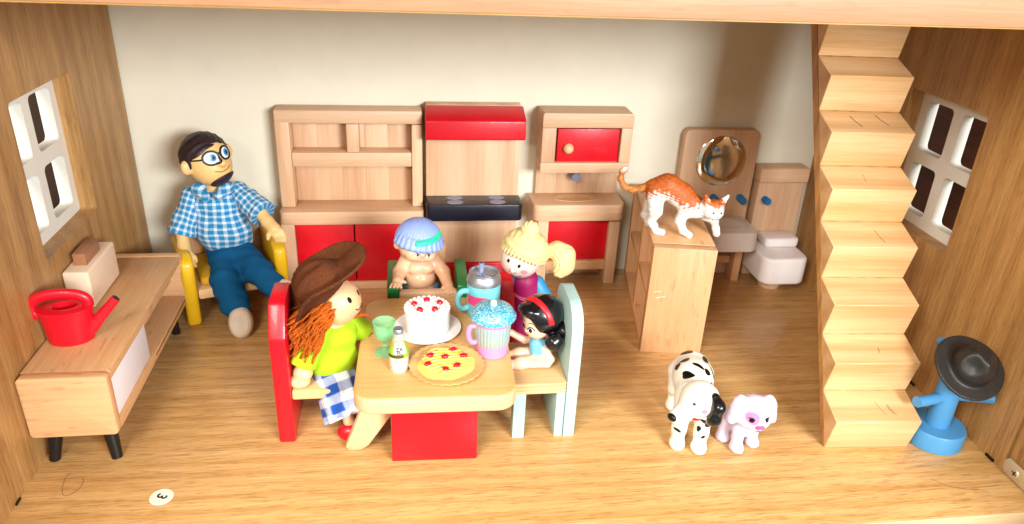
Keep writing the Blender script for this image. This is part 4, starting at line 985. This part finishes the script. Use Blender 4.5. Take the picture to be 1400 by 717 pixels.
for i, (M_, cu_, cv, rx, ry, ro) in enumerate(((upM, -.06, .33, .065, .03, .2), (upM, .10, .25, .028, .06, .1), (upM, -.09, .19, .045, .022, .2), (upM, .02, .11, .05, .022, -.5), (upM, .10, .07, .022, .04, .5), (lfM, .04, .11, .05, .035, .7), (lfM, -.13, .08, .045, .03, .2), (rtM, -.05, .02, .045, .03, .3), (rtM, .12, .06, .05, .03, .8), (frM, -.06, -.10, .035, .018, -.2), (frM, .075, -.09, .028, .022, .1), (frM, .09, -.17, .042, .018, -.3), (frM, -.10, -.19, .032, .014, .5), (frM, -.12, -.29, .03, .016, -.4), (frM, .055, -.25, .016, .03, .1), (frM, .10, -.32, .02, .014, .2))):
    patch('spot', dogn if cv < -.0 and M_ is frM else dogb, C0, M_, 'black', dg, (cu_, cv), (rx, ry), ro, outline=blob(rx, ry, i), off=.0035, rings=4, far=.9)
earf = su(.03, chain([loc(hc, hM, .135, .085, -.02), loc(hc, hM, .195, .03, .0), loc(hc, hM, .185, -.08, .03), loc(hc, hM, .14, -.16, .05)], [.038, .05, .052, .024], .04)); sculpt('ear', earf, np.array(hc)-.4, np.array(hc)+.4, .009, 'hair_black', dg)
earf = su(.03, chain([loc(hc, hM, -.115, .075, -.02), loc(hc, hM, -.155, .02, -.02), loc(hc, hM, -.145, -.07, -.02)], [.03, .036, .03], .04)); sculpt('ear', earf, np.array(hc)-.4, np.array(hc)+.4, .009, 'white_paint', dg)
sculpt('nose', ell(loc(hc, hM, 0, -.02, .335), (.044, .034, .026), hM), np.array(hc)-.45, np.array(hc)+.3, .007, 'black', dg)
vwM = frame((-.05, -.85, .45))
patch('eye', headd, hc, vwM, 'hair_dark', dg, (-.055, -.035), (.015, .013), 0, off=.003)
patch('cheek', headd, hc, vwM, 'pink', dg, (.035, -.085), (.026, .02), 0, off=.003)
stripe('collar', dogb, hc, vwM, 'ribbon', dg, [(-.05, -.155), (.0, -.165), (.06, -.155), (.10, -.125)], .013, .002)

# --- pale lilac puppy
pp = empty('dog', (5.825, -3.43, 0), R_(4), 'small pale lilac puppy figure with a pink eye patch', 'dog')
hc = (.02, -.11, .40); hM = frame((-.05, -.95, .0), -.06)
pt = su(.05, ell((0, .04, .20), (.12, .15, .11)), ell((0, -.05, .22), (.10, .10, .12)))
pl = [chain([(-.07, -.10, .18), (-.075, -.12, .05)], [.055, .05]), chain([(.075, -.09, .18), (.09, -.07, .05)], [.055, .05]), chain([(-.09, .08, .18), (-.125, .04, .05)], [.07, .05]), chain([(.09, .12, .18), (.11, .12, .05)], [.07, .05])]
pf = [ell((x, y, .035), (.06, .07, .04)) for x, y in ((-.08, -.14), (.095, -.09), (-.13, .02), (.11, .10))]
ph = su(.04, ell(hc, (.145, .145, .145), hM), ell(loc(hc, hM, 0, -.065, .10), (.085, .06, .07), hM), ell(loc(hc, hM, -.08, -.06, .05), (.07, .06, .07), hM), ell(loc(hc, hM, .08, -.06, .05), (.07, .06, .07), hM))
ears_ = [su(.04, ell(loc(hc, hM, s*.13, .09, -.01), (.055, .06, .05), hM), ell(loc(hc, hM, s*.165, .01, .0), (.05, .085, .05), hM), ell(loc(hc, hM, s*.18, -.07, .01), (.05, .055, .045), hM)) for s in (-1, 1)]
pb0 = su(.02, su(.03, pt, *pl, *pf, ph), *ears_)
pb = lambda P: smax(pb0(P)+.003*np.sin(P[:, 0]*75)*np.sin(P[:, 1]*70)*np.sin(P[:, 2]*70), -P[:, 2], .01)
def pcol(V):
    c = np.tile(np.array(lin('D6C6DC')[:3]), (len(V), 1)); q = (V-np.array(hc))@hM
    k = np.clip((.062-np.hypot(q[:, 0]+.062, q[:, 1]-.012))/.012, 0, 1)*(q[:, 2] > .05); return c*(1-k[:, None])+np.array(lin('D077A4')[:3])*k[:, None]
sculpt('body', pb, (-.3, -.35, -.02), (.32, .3, .62), .0085, 'puppy_flock', pp, col=pcol)
for u in (-.07, .07):
    patch('eye', ph, hc, hM, 'black', pp, (u, -.005), (.022, .017), -.5*np.sign(u), off=.004); stripe('eyelash', ph, hc, hM, 'black', pp, [(u-.026, .008), (u, .016), (u+.026, .006)], .005, .003)
sculpt('nose', su(.01, *[ell(loc(hc, hM, s*.018, -.055, .168), (.024, .018, .016), hM) for s in (-1, 1)]), np.array(hc)-.3, np.array(hc)+.3, .007, 'hot_pink', pp)
patch('tongue', ph, hc, hM, 'hot_pink', pp, (0, -.105), (.02, .022), 0, off=.006)

# --- black hat hung on the coat stand
ht = empty('toy_hat', (7.595, -3.66, .88), 0, 'black toy cowboy hat hung on the blue coat stand', 'hat')
ax_ = np.array((-.02, -.62, .78)); ax_ /= np.linalg.norm(ax_); e1 = np.array((1, -.12, -.05)); e1 -= ax_*(e1@ax_); e1 /= np.linalg.norm(e1); e2 = np.cross(ax_, e1); KM = np.stack([e1, e2, ax_], 1).astype(np.float32)
hq = np.array((.0, -.06, .0), np.float32)
def black_hat(P):
    q = (P-hq)@KM; u, v, w_ = q[:, 0], q[:, 1], q[:, 2]; r = np.sqrt((u/1.04)**2+(v/1.0)**2)
    bend = .16*np.maximum(np.abs(u)-.12, 0)**1.3*1.2-.06*np.maximum(r-.18, 0)
    brim = np.maximum(np.abs(w_-bend)-.014, r-.285)*.8
    crown = np.maximum(ell((0, 0, .03), (.175, .17, .24))(q), -w_-.02)
    crown = smax(crown, -ell((-.13, -.10, .26), (.10, .12, .13))(q), .05); crown = smax(crown, -ell((.13, -.10, .26), (.10, .12, .13))(q), .05); crown = smax(crown, -ell((0, .10, .32), (.05, .15, .10))(q), .05)
    groove = np.abs(np.sqrt(u*u+v*v)-.175)+np.abs(w_-.015)
    return smax(smin(brim, crown, .03), -ell((0, 0, -.02), (.14, .135, .12))(q), .01)
sculpt('hat_body', black_hat, (-.45, -.5, -.4), (.45, .4, .4), .0095, 'hat_black', ht)

# ================================================================== THINGS ON THE TABLE (table top at z = .80)
ZT = .8015
# cake on its plate
t = empty('cake', (3.105, -2.70, ZT), 0, 'white iced toy cake with red cherries on a white plate', 'cake')
obj('plate', lathe([(0, .0), (.20, .0), (.265, .018), (.295, .028), (.297, .034), (.27, .03), (.235, .02), (0, .018)], 56), 'plate_white', t)
obj('cake_body', lathe([(.185, .02), (.195, .03), (.196, .20), (.19, .222), (.175, .232), (0, .236)], 56), 'cream_icing', t)
bmI = bmesh.new()
for ring, n, z in ((.183, 26, .228), (.135, 20, .238), (.09, 14, .24), (.045, 8, .242)):
    for k in range(n):
        a = 2*math.pi*k/n; me = sphere((ring*math.cos(a), ring*math.sin(a), z), (.022, .022, .015), 8, 6); bmI.from_mesh(me); bpy.data.meshes.remove(me)
tag(obj('icing_piping', from_bm(bmI), 'cream_icing', t), kind='stuff')
for x, y in ((-.085, -.055), (-.005, .085), (.085, .03), (.055, -.085), (-.075, .0)):
    pass
for x, y in ((-.11, .02), (0, .085), (.11, .03), (.065, -.085), (-.065, -.085)): obj('cherry', sphere((x, y, .252), (.03, .03, .026), 14, 10), 'berry', t)
# pie
t = empty('pie', (3.24, -3.315, ZT), R_(12), 'yellow toy pie with red berry pieces in crimped crust', 'pie')
obj('crust', lathe([(0, 0), (.24, 0), (.285, .03), (.30, .04), (.302, .05), (.285, .052), (.25, .04), (0, .03)], 96, .018, 28), 'crust', t)
bm = bmesh.new(); rr = random.Random(5); n = 40; ctr = bm.verts.new((0, 0, .078)); rings = []
for q in (1, 2, 3, 4, 5):
    rg = []
    for k in range(n):
        a = 2*math.pi*k/n; rad = .232*q/5*(1+.06*math.sin(2*a+1)+.03*math.sin(7*a))
        rg.append(bm.verts.new((rad*math.cos(a), rad*math.sin(a), (.078-.018*(q/5)**3 if q < 5 else .035)+(.006*math.sin(22*rad*math.cos(a+.4)*3) if q < 5 else 0))))
    rings.append(rg)
for k in range(n): bm.faces.new((ctr, rings[0][k], rings[0][(k+1) % n]))
for A_, B_ in zip(rings, rings[1:]):
    for k in range(n): bm.faces.new((A_[k], B_[k], B_[(k+1) % n], A_[(k+1) % n]))
obj('filling', from_bm(bm, True, 80), 'custard', t)
bmI = bmesh.new()
for k in range(9):
    y = -.17+.042*k; hw = math.sqrt(max(.0, .2**2-y*y)); strand(bmI, smoothpath([(-hw, y, .066), (-hw*.4, y+.015, .082), (hw*.3, y-.01, .082), (hw, y+.005, .066)], 5), .007, 6)
tag(obj('cream_swirls', from_bm(bmI), 'custard', t), kind='stuff')
for x, y, a in ((-.16, -.02, .6), (-.11, .10, .3), (.0, .045, .1), (.09, .13, .2), (.15, .02, -.3), (.06, -.10, .4), (-.04, -.13, -1.0)):
    obj('berry_piece', sphere((0, 0, 0), (.036, .025, .016), 12, 8), 'berry', t, (x, y, .088), (0, 0, a))
# goblet
t = empty('goblet', (2.745, -3.05, ZT), 0, 'translucent green plastic goblet beside the small bottle', 'goblet')
obj('goblet_body', lathe([(0, 0), (.088, 0), (.09, .008), (.06, .018), (.028, .03), (.018, .055), (.026, .075), (.018, .095), (.03, .115), (.065, .135), (.082, .17), (.09, .235), (.096, .295), (.097, .30), (.088, .30), (.082, .25), (.075, .18), (.055, .145), (0, .13)], 40), 'green_glass', t)
# bottle
t = empty('bottle', (2.86, -3.30, ZT), R_(8), 'tiny clear bottle of bubbly drink with green and white label', 'bottle')
bo = obj('bottle_body', lathe([(0, 0), (.074, 0), (.08, .01), (.081, .15), (.074, .20), (.048, .275), (.036, .31), (.034, .335), (.038, .34), (.038, .365), (.034, .372), (0, .373)], 36), 'clear_glass', t)
obj('drink', lathe([(0, .012), (.07, .012), (.074, .02), (.074, .145), (0, .147)], 32), 'juice', t)
obj('bottle_top', lathe([(.041, .345), (.042, .37), (.036, .382), (0, .384)], 24), 'silver', t)
bmI = bmesh.new(); rb_ = random.Random(2)
for k in range(60):
    a = rb_.uniform(-2.6, -.5); z = rb_.uniform(.02, .135); me = sphere((.0775*math.cos(a), .0775*math.sin(a), z), .0035, 6, 4); bmI.from_mesh(me); bpy.data.meshes.remove(me)
tag(obj('bubbles', from_bm(bmI), 'brown_block', t), kind='stuff')
def wrap(name, prof, a0, a1, mat, parent):
    vs = []; fs = []; n = 16
    for r, z in prof:
        for k in range(n+1): a = R_(a0+(a1-a0)*k/n); vs.append((r*math.cos(a), r*math.sin(a), z))
    for i in range(len(prof)-1):
        for k in range(n): q = i*(n+1)+k; fs.append((q, q+1, q+n+2, q+n+1))
    me = bpy.data.meshes.new('m'); me.from_pydata(vs, [], fs); me.update()
    for p in me.polygons: p.use_smooth = True
    return obj(name, me, mat, parent)
wrap('label', [(.0835, .15), (.0765, .20), (.0505, .275)], -170, -10, 'label_green', t)
wrap('label', [(.0845, .152), (.0815, .178)], -170, -70, 'label_dark', t)
lw = wrap('label', [(.0797, .185), (.0775, .20), (.0520, .272)], -130, -48, 'label_white', t)
lettering('ZA', .045, 'black', lw, (-.004, -.076, .228), (R_(69), 0, 0)); lettering('ED', .035, 'black', lw, (-.002, -.0845, .198), (R_(69), 0, 0))
# aqua can mug
t = empty('mug', (3.625, -2.43, ZT), R_(5), 'aqua can-shaped toy mug with silver top and straw', 'mug')
obj('mug_body', lathe([(0, 0), (.145, 0), (.152, .01), (.152, .33)], 48), 'aqua', t)
obj('can_rim', lathe([(.154, .325), (.156, .345), (.15, .375), (.134, .41), (.138, .422), (.136, .43), (.128, .428), (.124, .408), (0, .405)], 48), 'silver', t)
obj('pull_tab', prism(rrect(-.035, .035, -.055, .055, .03), 'z', .408, .417, .003), 'silver', t, (.03, -.04, 0), (0, 0, R_(60)))
obj('tab_opening', lathe([(0, .0025), (.04, .0025), (.042, 0)], 20, sy=.8), 'burner', t, (-.035, .02, .406))
obj('straw', tube([(-.02, .03, .406), (-.02, .035, .50)], .024, 14), 'grey_blue', t); obj('straw_hole', lathe([(0, .001), (.016, .001), (.017, 0)], 14), 'navy', t, (-.02, .035, .5004))
obj('handle', tube(smoothpath([(-.14, -.02, .25), (-.20, -.03, .255), (-.235, -.03, .21), (-.235, -.03, .13), (-.20, -.03, .08), (-.14, -.02, .085)], 6), .027, 12), 'aqua', t)
wrap('label', [(.1535, .14), (.1535, .235)], 195, 275, 'hot_pink', t)
# pink ribbed mug with glitter lid
t = empty('mug', (3.635, -3.10, ZT), R_(5), 'pink and silver ribbed toy mug with blue glitter lid', 'mug')
obj('mug_base', lathe([(0, 0), (.118, 0), (.13, .012), (.135, .115)], 48), 'pink_plastic', t)
obj('ribbed_wall', lathe([(.136, .112), (.14, .12), (.15, .30), (.146, .305)], 168, .018, 30), 'ribbed', t)
obj('mug_collar', lathe([(.15, .30), (.153, .305), (.156, .36)], 48), 'pink_plastic', t)
obj('lid', lathe([(.158, .345), (.186, .345), (.192, .355), (.19, .37), (.172, .385), (.166, .41), (.15, .43), (.11, .446), (.05, .455), (0, .456)], 56), 'glitter', t)
obj('lid_knob', lathe([(.026, .458), (.026, .488), (.02, .496), (0, .498)], 20), 'cream_icing', t)
obj('handle', tube(smoothpath([(-.13, -.01, .27), (-.185, -.01, .275), (-.205, -.01, .23), (-.20, -.01, .16), (-.17, -.01, .12), (-.13, -.01, .125)], 6), .022, 12), 'pink_plastic', t)
